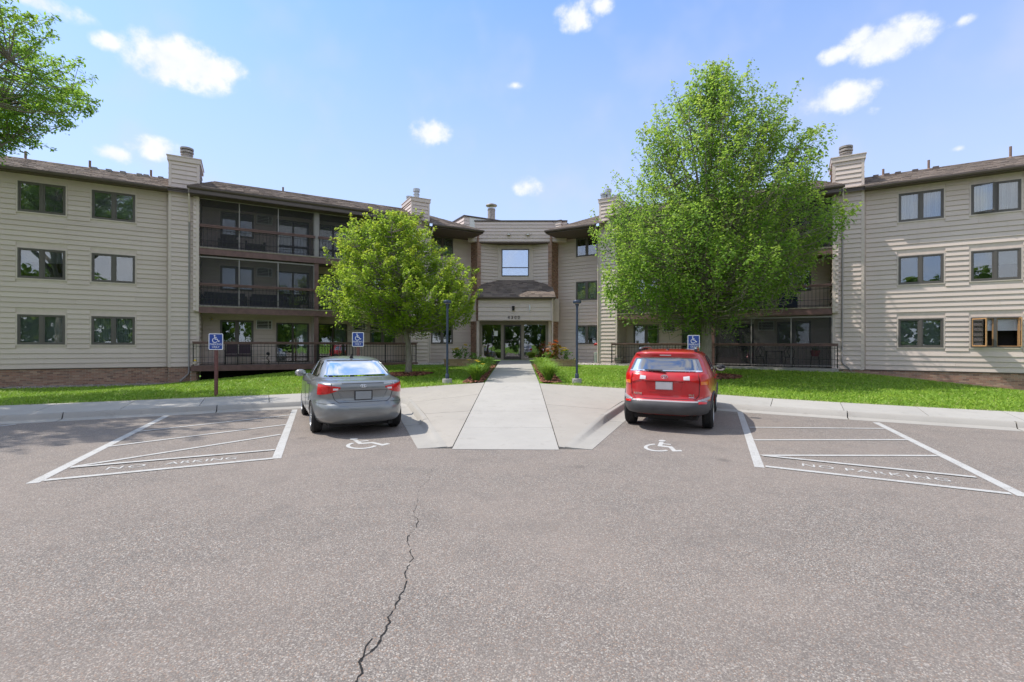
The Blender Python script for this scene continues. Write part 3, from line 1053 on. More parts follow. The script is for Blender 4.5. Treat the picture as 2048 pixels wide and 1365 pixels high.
BRICKMESH = None


def brick_at(P, a, n, z, parent, L=.194, Hh=.057, d=.02, tangent=None):
    m = MB(); m.pbox(P, a, a + L, n - .03, n + d, z, z + Hh)
    if parent is not None and under('brick', 300):
        m.build('brick', 'brick', parent)
    else:
        b = len(rest_brick.v); rest_brick.v += m.v; rest_brick.f += [tuple(i + b for i in f) for f in m.f]; rest_brick.m += m.m


def brick_face(P, a0, a1, n, z0, z1, parent, zlow=None, cap=None):
    row = 0; z = z1 - .067
    while z > z0 - .067:
        off = 0 if row % 2 == 0 else -.102
        a = a0 + off
        while a < a1 - .01:
            p, q = max(a, a0), min(a + .194, a1)
            if q - p > .03 and (zlow is None or z + .06 > zlow((p + q) / 2) - .05):
                brick_at(P, p, n, z, parent if (cap is None or (p < cap)) else None, q - p, d=.012 + .004 * random.random())
            a += .204
        z -= .067; row += 1


def gutter(P, a0, a1, n, z, parent=None):
    """K profile gutter, open trough seen from below and in front"""
    m = MB()
    prof = [(0, 0), (.085, 0), (.115, .055), (.115, .11), (.10, .11), (.10, .06), (.078, .012), (.012, .012), (.012, .11), (0, .11)]
    k = len(prof)
    for a in (a0, a1):
        for (dn, dz) in prof: m.v.append(P(a, n + dn, z + dz))
    for i in range(k):
        j = (i + 1) % k
        m.f.append((i, j, k + j, k + i)); m.m.append(0)
    m.f.append(tuple(range(k))); m.m.append(0); m.f.append(tuple(range(k, 2 * k))[::-1]); m.m.append(0)
    return part('gutter', m, 'gutter_brown', parent)


def shingles(P4, rows, tabs, seed):
    """tabs on a quad P4 = eave-left, eave-right, ridge-right, ridge-left (each a Vector)"""
    rg = random.Random(seed)
    el, er, rr_, rl = [Vector(p) for p in P4]
    nrm = (er - el).cross(rl - el).normalized()
    if nrm.z < 0: nrm = -nrm
    for i in range(rows):
        t0, t1 = i / rows, min(1.0, (i + 1.12) / rows)
        x = -rg.random() * .8
        A, B = el.lerp(rl, t0), er.lerp(rr_, t0); A2, B2 = el.lerp(rl, t1), er.lerp(rr_, t1)
        n_here = max(1, int(tabs * (B - A).length / max(.01, (er - el).length)))
        while x < n_here:
            x2 = x + rg.uniform(.6, 1.4)
            u0, u1 = max(0, x / n_here), min(1, x2 / n_here)
            if u1 > u0 + .002:
                lift = rg.uniform(.014, .024)
                p0, p1 = A.lerp(B, u0) + nrm * lift, A.lerp(B, u1 - .002) + nrm * lift
                q1, q0 = A2.lerp(B2, u1 - .002) + nrm * .004, A2.lerp(B2, u0) + nrm * .004
                rest_shingle.quad(p0, p1, q1, q0)
                rest_shingle.quad(p0 - nrm * lift, p1 - nrm * lift, p1, p0)
                # keep tab and butt edge as one island
                b = len(rest_shingle.v) - 8
                f = rest_shingle.f.pop(); rest_shingle.f.append((b + 4, b + 5, b + 1, b))
            x = x2


def flue(P, s, n, z, r, h, rings, parent, rust=False):
    m = MB(); c = P(s, n, 0)
    prof = [(r * .86, z), (r * .86, z + h * .45), (r, z + h * .45), (r, z + h * .52)]
    zz = z + h * .52
    for k in range(rings):
        d = h * .48 / rings
        prof += [(r * .78, zz), (r * .78, zz + d * .45), (r * 1.08, zz + d * .45), (r * 1.08, zz + d)]
        zz += d
    m.lathe(prof, 22, (c[0], c[1], 0))
    return part('flue', m, 'rusty_galvanized' if rust else 'galvanized', parent, smooth=40)


def downspout(pts, parent=None, matname='trim', r=.036):
    m = MB(); m.tube(pts, r, 8); return part('downspout', m, matname, parent, smooth=40)


STOREY = [0.76, 3.46, 6.16]
WIN_COVER = {  # side, column, storey -> cover and how far it is let down
    (-1, 1, 2): ('slats', 1.0), (-1, 0, 2): ('slats', .9), (-1, 1, 1): ('slats', .45), (-1, 0, 1): (None, 1), (-1, 1, 0): ('slats', 1.0), (-1, 0, 0): ('curtain', 1),
    (1, 0, 2): ('curtain', 1), (1, 1, 2): ('curtain', 1), (1, 0, 1): (None, 1), (1, 1, 1): ('slats', .5), (1, 0, 0): ('slats', 1.0), (1, 1, 0): ('white', .46),
    (-1, 2, 2): (None, 1), (-1, 2, 1): (None, 1), (-1, 2, 0): (None, 1), (1, 2, 2): (None, 1), (1, 2, 1): (None, 1), (1, 2, 0): (None, 1)}

for sd in (-1, 1):
    P = Wing(sd)
    nm = 'left' if sd < 0 else 'right'
    SEND = 26.0
    # --- end wall of the wing, with three columns of windows
    cols = [(19.28, 20.76), (21.6, 23.06), (23.66, 25.1)]
    holes = [(c0, c1, 2.91 - 1.22 + 2.7 * k, 2.91 + 2.7 * k) for c0, c1 in cols for k in range(3)]
    wl = backing(P, 18.0, SEND, -.16, 0, .68, 8.62, holes, 'trim', nm + ' wing end wall in tan lap siding')
    side(P, 18.14, SEND, 0, .68, 8.60, wl, holes)
    for ci, (c0, c1) in enumerate(cols):
        for k in range(3):
            cov, fr = WIN_COVER[(sd, ci, k)]
            sash = None; lab = None
            if sd > 0 and ci == 1 and k == 0: sash = (R(62), R(80)); lab = 'lowest outer window with both wood sashes swung open'
            if sd > 0 and ci == 1 and k == 2: sash = (R(26), R(2)); lab = 'top outer window with its left sash ajar'
            window(P, c0, c1, 2.91 - 1.22 + 2.7 * k, 2.91 + 2.7 * k, 0, cov, fr, sash, lab)
    # --- brick base
    bb = MB(); bb.pbox(P, 17.9, SEND, -.2, -.012, -.4, .665)
    base = part('brick_base', bb, 'mortar', label=nm + ' brick foundation course')
    cap_s = 23.6
    brick_face(P, 17.9, SEND, -.012, -.14, .668, base, zlow=lambda a: ground(*P(a, 0, 0)[:2]), cap=cap_s)
    led = MB(); led.pbox(P, 18.0, SEND, -.02, .03, .662, .684); part('sill_strip', led, 'brown_metal')
    # --- tall chimney
    ch = MB(); ch.pbox(P, 16.9, 18.03, -1.4, .3, .68, 10.0)
    chim = part('chimney', ch, 'trim', label='tall outer chimney of the ' + nm + ' wing')
    side(P, 16.99, 17.94, .3, .68, 10.0, chim)
    PI_ = lambda a, n, z: P(16.9 - n, a, z)        # inner cheek
    side(PI_, -1.4, .24, 0, 8.7, 10.0, chim)
    PO_ = lambda a, n, z: P(18.03 + n, a, z)
    side(PO_, 0.03, .24, 0, .68, 10.0, chim)
    tm = MB()
    for p, q in ((16.88, 16.99), (17.94, 18.05)): tm.pbox(P, p, q, .24, .328, .68, 10.0)
    part('corner_board', tm, 'trim', chim)
    cp = MB(); cp.pbox(P, 16.83, 18.1, -1.46, .37, 10.0, 10.2); cp.pbox(P, 16.8, 18.13, -1.49, .40, 10.2, 10.235)
    part('chimney_cap', cp, 'trim', chim)
    flue(P, 17.42, -.30, 10.23, .25, .30 if 0 else .62, 2, chim, rust=True)
    cb = MB(); cb.pbox(P, 16.9, 18.03, -.3, .29, -.4, .66); cbo = part('brick_base', cb, 'mortar', label='brick foot of the ' + nm + ' outer chimney')
    brick_face(P, 16.9, 18.03, .29, -.14, .668, cbo, zlow=lambda a: ground(*P(a, .3, 0)[:2]))
    # --- rear wall of the balconies and inner wing
    door_o, door_i = (12.03, 13.6), (10.05, 11.56)
    win_o, win_i, win_e = (14.65, 16.11), (7.35, 8.79), (3.72, 5.14)
    hb = []
    for k in range(3):
        z = 2.7 * k
        hb += [(*door_o, .80 + z, 2.85 + z), (*door_i, .80 + z, 2.85 + z), (*win_o, 1.72 + z, 2.93 + z), (*win_i, 1.72 + z, 2.93 + z), (*win_e, 1.78 + z, 2.95 + z)]
    wb = backing(P, 2.3, 16.9, -1.4, -1.22, .5, 8.72, hb, 'trim', nm + ' inner wall behind the balconies')
    side(P, 2.5, 5.95, -1.22, .62, 8.6, wb, hb)
    side(P, 6.9, 16.88, -1.22, .76, 8.6, wb, hb)
    for k in range(3):
        z = 2.7 * k
        for ci, c in enumerate((win_o, win_i, win_e)):
            cov = {(-1, 2, 0): None, (1, 2, 0): ('white', .7), (1, 2, 1): ('curtain', 1), (-1, 0, 2): ('slats', 1), (-1, 0, 1): ('slats', 1), (-1, 2, 2): ('slats', 1)}.get((sd, ci, k)) or (None, 1)
            zb = 1.72 if ci < 2 else 1.78
            window(P, c[0], c[1], zb + z, (2.93 if ci < 2 else 2.95) + z, -1.22, cov[0], cov[1], trim=(ci == 2))
        for di, c in enumerate((door_o, door_i)):
            fr = MB(); frame_rect(fr, P, c[0], c[1], .80 + z, 2.85 + z, .06, -1.27, -1.17)
            mid = sum(c) / 2; fr.pbox(P, mid - .05, mid + .05, -1.26, -1.18, .86 + z, 2.79 + z)
            fr.pbox(P, c[0] + .06, c[1] - .06, -1.255, -1.19, 1.02 + z, 1.10 + z)
            d = part('patio_door', fr, 'bronze_frame')
            for p, q in ((c[0] + .06, mid - .05), (mid + .05, c[1] - .06)):
                m = MB(); m.pbox(P, p, q, -1.23, -1.222, .86 + z, 2.79 + z); part('pane', m, 'window_glass', d)
            part('room_recess', room(P, c[0], c[1], -1.28, .80 + z, 2.85 + z, .8, 'room_dark'), 'room_dark', d)
            if (di, k) in ((0, 2), (1, 2), (1, 0), (1, 1)) or (di == 0 and k == 0):
                m = MB(); x0_, x1_ = (c[0] + .05, c[1] - .05) if k else (c[0] + .05, mid - .1)
                nsl = int((x1_ - x0_) / .085)
                for i in range(nsl):
                    p = x0_ + i * .085
                    m.quad(P(p, -1.36, .9 + z), P(p + .08, -1.345, .9 + z), P(p + .08, -1.345, 2.8 + z), P(p, -1.36, 2.8 + z))
                part('vertical_blind', m, 'curtain_folds', d)
        for c in ((13.8, 14.53), (9.03, 9.76)):
            m = MB(); frame_rect(m, P, c[0], c[1], 2.5 + z, 2.97 + z, .035, -1.22, -1.10)
            a_ = part('air_conditioner', m, 'white_metal')
            m = MB()
            for q in range(1, 6): m.pbox(P, c[0] + .03, c[1] - .03, -1.14, -1.115, 2.5 + z + q * .078 - .008, 2.5 + z + q * .078 + .008)
            m.pbox(P, c[0] + .17, c[0] + .19, -1.15, -1.12, 2.53 + z, 2.94 + z)
            part('grille', m, 'white_metal', a_)
            m = MB(); m.pbox(P, c[0] + .03, c[1] - .03, -1.21, -1.18, 2.53 + z, 2.94 + z); part('coil', m, 'room_dark', a_)
    # --- inner chimney
    ch = MB(); ch.pbox(P, 5.88, 6.91, -1.2, .5, .55, 9.78)
    chim2 = part('chimney', ch, 'trim', label='inner chimney of the ' + nm + ' wing beside the entry')
    side(P, 5.97, 6.83, .5, .62, 9.78, chim2)
    PX = lambda a, n, z: P(6.91 + n, a, z)
    side(PX, -1.2, .44, 0, 8.6, 9.78, chim2)
    side(PX, .0, .44, 0, .62, 3.2, chim2)
    PY = lambda a, n, z: P(5.88 - n, a, z)
    side(PY, -1.2, .44, 0, .62, 9.78, chim2)
    tm = MB()
    for p, q in ((5.86, 5.97), (6.83, 6.93)): tm.pbox(P, p, q, .44, .527, .62, 9.78)
    part('corner_board', tm, 'trim', chim2)
    cp = MB(); cp.pbox(P, 5.82, 6.97, -1.26, .56, 9.78, 9.97); cp.pbox(P, 5.79, 7.0, -1.29, .59, 9.97, 10.0)
    part('chimney_cap', cp, 'trim', chim2)
    if sd < 0:
        flue(P, 6.5, .1, 9.99, .18, .62, 1, chim2); flue(P, 6.82, -.3, 9.99, .15, .26, 1, chim2)
    else:
        flue(P, 6.25, .1, 9.99, .17, .62, 1, chim2); flue(P, 6.05, .3, 9.99, .18, .36, 1, chim2); flue(P, 6.62, -.2, 9.99, .16, .30, 1, chim2)
    # --- end pier and partition of the balconies
    pr = MB(); pr.pbox(P, 16.9, 17.1, -1.22, .5, 3.22, 8.62)
    pier = part('end_wall', pr, 'trim')
    side(P, 16.99, 17.1, .5, 3.25, 8.6, pier)
    PI2 = lambda a, n, z: P(16.9 - n, a, z)
    side(PI2, -1.2, .45, 0, 3.5, 8.6, pier)
    tm = MB(); tm.pbox(P, 16.88, 16.99, .45, .53, 3.22, 8.62); part('corner_board', tm, 'trim', pier)
    pr = MB(); pr.pbox(P, 16.86, 17.06, -1.22, .2, .76, 3.22); pier2 = part('end_wall', pr, 'trim')
    side(P, 16.92, 17.06, .2, .78, 3.2, pier2); side(PI2, -1.2, .1, .04, .78, 3.2, pier2)
    pt = MB(); pt.pbox(P, 11.78, 11.92, -1.22, .36, .76, 8.62); prt = part('partition', pt, 'vinyl_siding')
    # --- balcony decks with beams
    for k in (1, 2):
        z = STOREY[k]
        m = MB(); m.pbox(P, 6.93, 16.9, -1.22, .44, z - .2, z - .01); fl = part('balcony_deck', m, 'deck_wood')
        m = MB(); m.pbox(P, 6.93, 16.9, .44, .50, z - .30, z - .02); part('beam', m, 'brown_wood', fl)
        m = MB(); m.pbox(P, 6.93, 16.9, .36, .52, z - .018, z + .035); part('edge_board', m, 'edge_board', fl)
    if sd < 0:
        m = MB(); i = 0; n_ = -1.2
        while n_ < .86: m.pbox(P, 6.7, 17.12, n_, n_ + .135, .71, .75); n_ += .142
        fl = part('deck', m, 'deck_wood', label='ground floor deck of the left wing over open crawl space')
        m = MB(); m.pbox(P, 6.66, 17.14, .9, .95, .50, .755); m.pbox(P, 17.10, 17.14, -.2, .9, .50, .755); part('beam', m, 'brown_wood', fl)
        m = MB(); m.pbox(P, 16.95, 17.18, .5, .72, -.2, .5); po = part('brick_pier', m, 'mortar', fl)
        brick_face(P, 16.95, 17.18, .72, -.1, .5, None)
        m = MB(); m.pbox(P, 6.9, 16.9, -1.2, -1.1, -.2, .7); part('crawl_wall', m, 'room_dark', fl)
    else:
        m = MB(); m.pbox(P, 6.7, 17.1, -1.2, .95, .55, .72); part('patio_slab', m, 'curb_concrete')
    # --- railings: six bays
    for k in range(3):
        z = STOREY[k]
        for b, (p, q) in enumerate(((11.92, 16.9), (6.93, 11.78))):
            n_ = .44 if k else .86
            if k == 0: p, q = (11.85, 17.08) if b == 0 else (6.72, 11.85)
            m = MB()
            m.pbox(P, p, q, n_ - .07, n_ + .07, z + 1.035, z + 1.085); m.pbox(P, p, q, n_ - .03, n_ + .045, z + .965, z + 1.033)
            rl_ = part('railing', m, 'brown_wood')
            m = MB()
            for zz in (.12, .36, .86): m.pbox(P, p + .03, q - .03, n_ - .008, n_ + .008, z + zz, z + zz + .018)
            if k == 0:
                for a_ in np.linspace(p + .02, q - .02, 4): m.pbox(P, a_ - .02, a_ + .02, n_ - .02, n_ + .02, z - .02, z + 1.03)
            part('rail_bars', m, 'black_metal', rl_)
            a_ = p + .08
            while a_ < q:
                bm_ = MB(); bm_.pbox(P, a_ - .0065, a_ + .0065, n_ - .0065, n_ + .0065, z + .03, z + 1.03)
                if not (sd > 0 and b == 1) and under('baluster'):
                    bm_.build('baluster', 'black_metal', rl_)
                else:
                    o_ = len(rest_bal.v); rest_bal.v += bm_.v; rest_bal.f += [tuple(i + o_ for i in f) for f in bm_.f]; rest_bal.m += bm_.m
                a_ += .152
    if sd < 0:   # return of the deck rail
        m = MB(); m.pbox(P, 6.67, 6.78, .1, .92, 1.79, 1.845); r_ = part('railing', m, 'brown_wood')
        m = MB(); m.pbox(P, 17.0, 17.1, .1, .92, 1.79, 1.845); r_ = part('railing', m, 'brown_wood')
    # --- posts and insect screens
    screened = {(-1, 2, 0), (-1, 2, 1), (-1, 1, 0), (1, 2, 0), (1, 0, 0)}
    for k in range(3):
        z = STOREY[k]
        top = z + 2.34 if k < 2 else z + 2.33
        m = MB(); m.pbox(P, 11.75, 11.95, .30, .43, z + .0, top + .06); part('post', m, 'mullion' if k == 2 else 'brown_wood')
        for b, (p, q) in enumerate(((11.95, 16.9), (6.93, 11.75))):
            if (sd, k, b) not in screened: continue
            ms = [p, 13.61, 15.28, q] if b == 0 else [p, 8.5, 10.1, q]
            fr = MB()
            fr.pbox(P, p, q, .33, .38, top - .07, top); fr.pbox(P, p, q, .33, .38, z + .04, z + .08)
            for a_ in ms[1:-1]: fr.pbox(P, a_ - .025, a_ + .025, .33, .385, z + .08, top - .07)
            fr.pbox(P, p, p + .04, .33, .38, z + .08, top - .07); fr.pbox(P, q - .04, q, .33, .38, z + .08, top - .07)
            so_ = part('screen_frame', fr, 'mullion')
            for a0_, a1_ in zip(ms, ms[1:]):
                sm = MB(); sm.pbox(P, a0_ + .02, a1_ - .02, .353, .356, z + .08, top - .07); part('insect_screen', sm, 'insect_screen', so_)
    # --- roofs
    # main skirt
    E0, E1 = .52, 1.0
    def skirt(s0, s1, n, ze, zr, nr, rs0, rs1, seed, rows):
        m = MB()
        el, er, rr_, rl = P(s0, n, ze), P(s1, n, ze), P(rs1, nr, zr), P(rs0, nr, zr)
        m.quad(el, er, rr_, rl); 
        shingles((el, er, rr_, rl), rows, int((s1 - s0) / .30), seed)
        return m
    rm = skirt(17.0, SEND, E0 + .06, 8.70, 9.62, -1.35, 17.0, SEND, 1 + sd, 15)
    m2 = skirt(6.3, 17.28, E1 + .06, 8.79, 9.82, -1.35, 6.3, 16.35, 5 + sd, 17); rm.f += [tuple(i + len(rm.v) for i in f) for f in m2.f]; rm.v += m2.v; rm.m += m2.m
    m2 = skirt(2.72, 6.3, E1 + .06, 8.50, 9.62, -1.35, 5.3, 6.3, 9 + sd, 17); rm.f += [tuple(i + len(rm.v) for i in f) for f in m2.f]; rm.v += m2.v; rm.m += m2.m
    # hips
    h1 = (P(17.28, -1.35, 8.79), P(17.28, E1 + .06, 8.79), P(16.35, -1.35, 9.82)); rm.quad(*h1)
    h2 = (P(2.72, E1 + .06, 8.50), P(2.72, -2.2, 8.50), P(5.3, -2.2, 9.62), P(5.3, -1.35, 9.62)); rm.quad(*h2)
    shingles((P(2.72, -2.2, 8.5), P(2.72, E1 + .06, 8.5), P(5.3, -1.35, 9.62), P(5.3, -2.2, 9.62)), 16, 11, 20 + sd)
    # flat roof and under-roof
    rm.quad(P(5.3, -1.35, 9.60), P(SEND, -1.35, 9.60), P(SEND, -12, 9.60), P(5.3, -12, 9.60))
    rf = part('roof', rm, 'roof_shingles', label=nm + ' shingled roof')
    m = MB(); m.pbox(P, 17.0, SEND, -.1, E0, 8.60, 8.64); part('soffit', m, 'soffit_dark')
    m = MB(); m.pbox(P, 6.92, 17.2, -1.3, E1, 8.46, 8.50); part('soffit', m, 'soffit_dark')
    m = MB(); m.pbox(P, 2.72, 5.86, -1.4, E1, 8.34, 8.38); part('soffit', m, 'soffit_dark')
    for s0, s1, n, z0, z1 in ((17.0, SEND, E0, 8.56, 8.70), (6.95, 17.25, E1, 8.46, 8.79), (2.70, 5.86, E1, 8.33, 8.50)):
        m = MB(); m.pbox(P, s0, s1, n - .03, n + .0, z0, z1); part('fascia', m, 'gutter_brown')
    m = MB(); m.pbox(P, 17.22, 17.25, -.2, E1 - .03, 8.46, 8.79); m.pbox(P, 2.70, 2.73, -.4, E1 - .03, 8.33, 8.50); part('fascia', m, 'gutter_brown')
    gutter(P, 18.05, SEND, E0 + .002, 8.585); gutter(P, 6.95, 17.3, E1 + .002, 8.66); gutter(P, 2.68, 5.84, E1 + .002, 8.385)
    # fill between soffit and roof so no sky shows
    m = MB(); m.pbox(P, 5.9, 16.9, -1.35, .3, 8.5, 8.78); m.pbox(P, 2.75, 5.9, -1.35, .6, 8.38, 8.48); part('roof_fill', m, 'soffit_dark')
    # vents
    for s, h in (((23.2, .30), (21.1, .30), (18.9, .28), (13.3, .24)) if sd < 0 else ((23.1, .42), (20.5, .36), (18.9, .26), (13.0, .3))):
        c = P(s, -1.25, 0); m = MB(); zr = 9.6 if s > 17 else 9.75
        m.lathe([(.13, zr - .12), (.05, zr), (.045, zr), (.045, zr + h)], 12, (c[0], c[1], 0)); part('vent_pipe', m, 'pipe_brown', rf, smooth=40)
    for s in ((20.9, 20.4, 19.9, 19.3, 19.05, 18.5) if sd < 0 else (20.7, 20.0, 19.4, 19.0, 18.6)):
        m = MB(); m.pbox(P, s - .10, s + .10, -1.2, -.98, 9.44, 9.575); part('roof_vent', m, 'basket_grey' if sd < 0 else 'gutter_brown', rf)
    # downspouts
    x = 17.23
    downspout([P(x, .98, 8.66), P(x, .93, 8.5), P(x + .02, .55, 7.95), P(x + .03, .37, 7.6), P(x + .03, .35, 7.3)], matname='trim')
    gb = ground(*P(x, .4, 0)[:2])
    downspout([P(x + .03, .35, 7.3), P(x + .03, .35, gb + .42), P(x + .07, .40, gb + .33), P(x + .35, .62, gb + .05)], matname='mullion')
    downspout([P(5.80, .98, 8.40), P(5.80, .92, 8.25), P(5.82, .62, 7.9), P(5.83, .57, 7.6), P(5.83, .55, .75)], matname='trim')
    # brick fin beside the entry
    m = MB(); m.pbox(P, 2.27, 2.49, -1.8, -.27, .3, 8.5); fin = part('brick_fin', m, 'mortar', label=nm + ' brick fin wall of the entry')
    brick_face(P, 2.26, 2.50, -.27, .6, 8.5, None)
    brick_face(lambda a, n, z: P(2.49 + n, a, z), -1.24, -.27, 0, .6, 8.5, None)
    brick_face(lambda a, n, z: P(2.27 - n, a, z), -1.8, -.27, 0, .6, 8.5, None)
    # outside bay: far ends close the building
    m = MB(); m.pbox(P, SEND - .1, SEND, -12, 0, -.4, 9.5); m.pbox(P, 2.5, SEND, -12, -11.8, -.4, 9.5); part('wall', m, 'vinyl_siding', label=nm + ' wing far walls')

# --- centre
Y = lambda yf: (lambda a, n, z: (a, yf - n, z))
# entry parapet
PC = Y(29.66)
m = MB(); m.box(-3.17, 2.95, 29.66, 29.9, 8.11, 9.36); m.box(-3.17, 2.95, 29.9, 37, 8.16, 9.1)
pw = part('parapet_wall', m, 'trim', label='upper entry parapet between the wings')
side(PC, -3.17, 2.95, 0, 8.11, 9.33, pw)
m = MB(); m.box(-3.2, 2.99, 29.61, 29.95, 9.36, 9.44); part('parapet_cap', m, 'brown_metal', pw)
for sd, s0, s1, zt in ((-1, .75, 3.32, 9.60), (1, 1.6, 3.05, 9.34)):
    P = Wing(sd)
    m = MB(); m.pbox(P, s0, s1, -3.6, -.40, 8.7, zt); b_ = part('parapet_wall', m, 'white_metal' if sd < 0 else 'trim', label='angled roof parapet behind the entry')
    side(lambda a, n, z: P(s1 + n, a, z), -3.6, -.40, 0, 8.7, zt, b_); side(P, s1 - .35, s1, -.40, 8.7, zt, b_)
    m = MB(); m.pbox(P, s0 - .03, s1 + .06, -3.7, -.34, zt, zt + .07); part('parapet_cap', m, 'brown_metal', b_)
for x in (-.63, .54):
    m = MB(); m.box(x - .10, x + .10, 29.46, 29.64, 8.50, 8.62); f_ = part('floodlight', m, 'stone_pale')
    m = MB(); m.box(x - .07, x + .07, 29.45, 29.462, 8.51, 8.57); part('lamp_glass', m, 'sign_white', f_)
m = MB(); m.box(-2.7, 2.1, 29.64, 30.7, 8.05, 8.10); part('soffit', m, 'soffit_dark')
# stack on the roof
m = MB(); m.lathe([(.26, 9.0), (.26, 11.05), (.28, 11.05), (.28, 11.1), (.24, 11.1), (.24, 11.16)], 22, (-1.92, 33.2, 0))
st = part('flue', m, 'rusty_galvanized', label='tall roof stack with a rain cap', smooth=40)
m = MB(); m.lathe([(.40, 11.36), (.38, 11.42), (.12, 11.52)], 22, (-1.92, 33.2, 0))
for k in range(4): a_ = k * math.pi / 2 + .5; m.tube([(-1.92 + .25 * math.cos(a_), 33.2 + .25 * math.sin(a_), 11.1), (-1.92 + .3 * math.cos(a_), 33.2 + .3 * math.sin(a_), 11.4)], .015, 5)
part('rain_cap', m, 'rusty_galvanized', st, smooth=40)
# recessed window wall with its angled cheeks
hw = [(-1.09, .62, 6.08, 7.79)]
PW = Y(30.35)
ww = backing(PW, -1.31, .87, -.15, 0, 4.6, 8.12, hw, 'trim', 'recessed wall with the big picture window')
fr = MB(); frame_rect(fr, PW, -1.09, .62, 6.08, 7.79, .05, -.05, .05); fr.pbox(PW, -1.04, .57, -.04, .04, 6.60, 6.65)
o = part('window', fr, 'bronze_frame', label='big picture window reflecting the sky')
for z0, z1 in ((6.13, 6.60), (6.65, 7.74)):
    m = MB(); m.pbox(PW, -1.04, .57, -.01, 0, z0, z1); part('pane', m, 'mirrored_glass', o)
part('room_recess', room(PW, -1.09, .62, -.06, 6.08, 7.79, .6), 'room_tan', o)
tm = MB(); frame_rect(tm, PW, -1.24, .78, 5.95, 7.92, .12, 0, .012); part('window_trim', tm, 'trim', o)
for (xa, ya_, xb, yb_) in ((-2.42, 29.86, -1.31, 30.35), (1.86, 29.86, .87, 30.35)):
    A_, B_ = Vector((xa, ya_, 0)), Vector((xb, yb_, 0)); e = (B_ - A_).normalized(); L_ = (B_ - A_).length
    nn = Vector((e.y, -e.x, 0)); nn = nn if nn.y < 0 else -nn
    PA = lambda a, n, z, A_=A_, e=e, nn=nn: tuple(A_ + e * a + nn * n + Vector((0, 0, z)))
    m = MB(); m.pbox(PA, 0, L_, -.12, 0, 4.6, 8.12); wo = part('wall', m, 'trim', label='angled cheek wall beside the picture window')
    side(PA, 0, L_ - .05, 0, 5.2, 8.1, wo)
# entry canopy
m = MB(); m.box(-2.44, 2.06, 28.82, 29.5, 3.19, 4.5)
cw = part('canopy_wall', m, 'trim', label='sided canopy front carrying the house number')
side(Y(28.82), -2.44, 1.90, 0, 3.2, 4.5, cw, h=.26)
m = MB(); m.box(1.90, 2.07, 28.78, 28.83, 3.19, 4.5); part('corner_board', m, 'trim', cw)
m = MB(); q = [(-2.55, 28.58, 4.60), (2.2, 28.58, 4.60), (2.02, 30.4, 5.86), (-2.4, 30.4, 5.86)]
m.quad(*q); m.hexa([(-2.5, 28.62, 4.46), (2.15, 28.62, 4.46), (2.15, 30.3, 4.46), (-2.5, 30.3, 4.46), (-2.5, 28.62, 4.57), (2.15, 28.62, 4.57), (2.0, 30.3, 5.6), (-2.4, 30.3, 5.6)])
cr = part('canopy_roof', m, 'roof_shingles'); shingles(q, 15, 16, 77)
gutter(lambda a, n, z: (a, 28.64 - n, z), -2.56, 2.22, 0.0, 4.49)
downspout([(2.02, 28.58, 4.5), (2.02, 28.7, 4.3), (2.02, 28.74, 4.1), (2.02, 28.74, .8)], matname='trim', r=.045)
M_ = Matrix.Translation((-.30, 28.79, 3.29)) @ Matrix.Rotation(R(90), 4, 'X')
text_obj('house_number', '4300', .27, 'black_metal', M_, cw, .02, 1.5, 1.0)
m = MB(); m.tube([(-.33, 28.72, 3.80), (-.33, 28.72, 4.06)], [.075, .085], 12); m.box(-.39, -.27, 28.72, 28.80, 3.9, 4.0); part('wall_light', m, 'black_metal', cw, smooth=40)
m = MB(); m.tube([(.66, 28.74, 3.83), (.66, 28.74, 4.14)], .045, 10); m.tube([(.66, 28.78, 3.7), (.66, 28.74, 3.83)], .02, 8); part('wall_sensor', m, 'sign_white', cw, smooth=40)
# storefront
m = MB(); YS = 29.6
m.box(-2.42, 1.82, YS, YS + .12, 2.98, 3.19)
for x0_, x1_ in ((-2.42, -2.26), (-1.10, -.93), (.16, .33), (1.66, 1.82)): m.box(x0_, x1_, YS, YS + .12, .80, 2.98)
for x0_, x1_ in ((-2.26, -1.10), (.33, 1.66)): m.box(x0_, x1_, YS + .02, YS + .10, .80, .92)
sf = part('storefront', m, 'storefront_frame', label='glazed entry front with tan mullions')
for x0_, x1_ in ((-2.26, -1.10), (.33, 1.66)):
    m = MB(); m.box(x0_, x1_, YS + .05, YS + .06, .92, 2.98); part('pane', m, 'door_glass', sf)
m = MB(); frame_rect(m, Y(YS + .05), -.93, .16, .82, 2.97, .085, -.03, .03); m.box(-.845, .075, YS + .03, YS + .075, .905, 1.02); m.box(-.845, .075, YS + .03, YS + .07, 2.0, 2.04)
dr = part('entry_door', m, 'bronze_frame', sf)
m = MB(); m.box(-.845, .075, YS + .045, YS + .055, 1.02, 2.885); part('pane', m, 'door_glass', sf)
m = MB(); m.tube([(.03, YS - .02, 1.55), (.03, YS - .05, 1.58), (.03, YS - .05, 2.0), (.03, YS - .02, 2.03)], .014, 6); part('door_handle', m, 'chrome', sf, smooth=60)
m = MB(); m.box(-1.52, -1.30, YS + .035, YS + .045, 2.28, 2.60); part('notice', m, 'sign_white', sf)
m = MB(); m.quad((.36, YS + .02, 1.92), (.52, YS + .02, 1.92), (.52, YS + .02, 1.97), (.36, YS + .02, 1.97)); m.quad((.36, YS + .02, 1.62), (.46, YS + .02, 1.62), (.46, YS + .02, 1.66), (.36, YS + .02, 1.66)); part('notice', m, 'sign_white', sf)
m = MB(); m.quad((-2.4, 33.2, .8), (1.8, 33.2, .8), (1.8, 33.2, 3.2), (-2.4, 33.2, 3.2)); m.quad((-2.4, YS + .13, .8), (1.8, YS + .13, .8), (1.8, 33.2, .8), (-2.4, 33.2, .8))
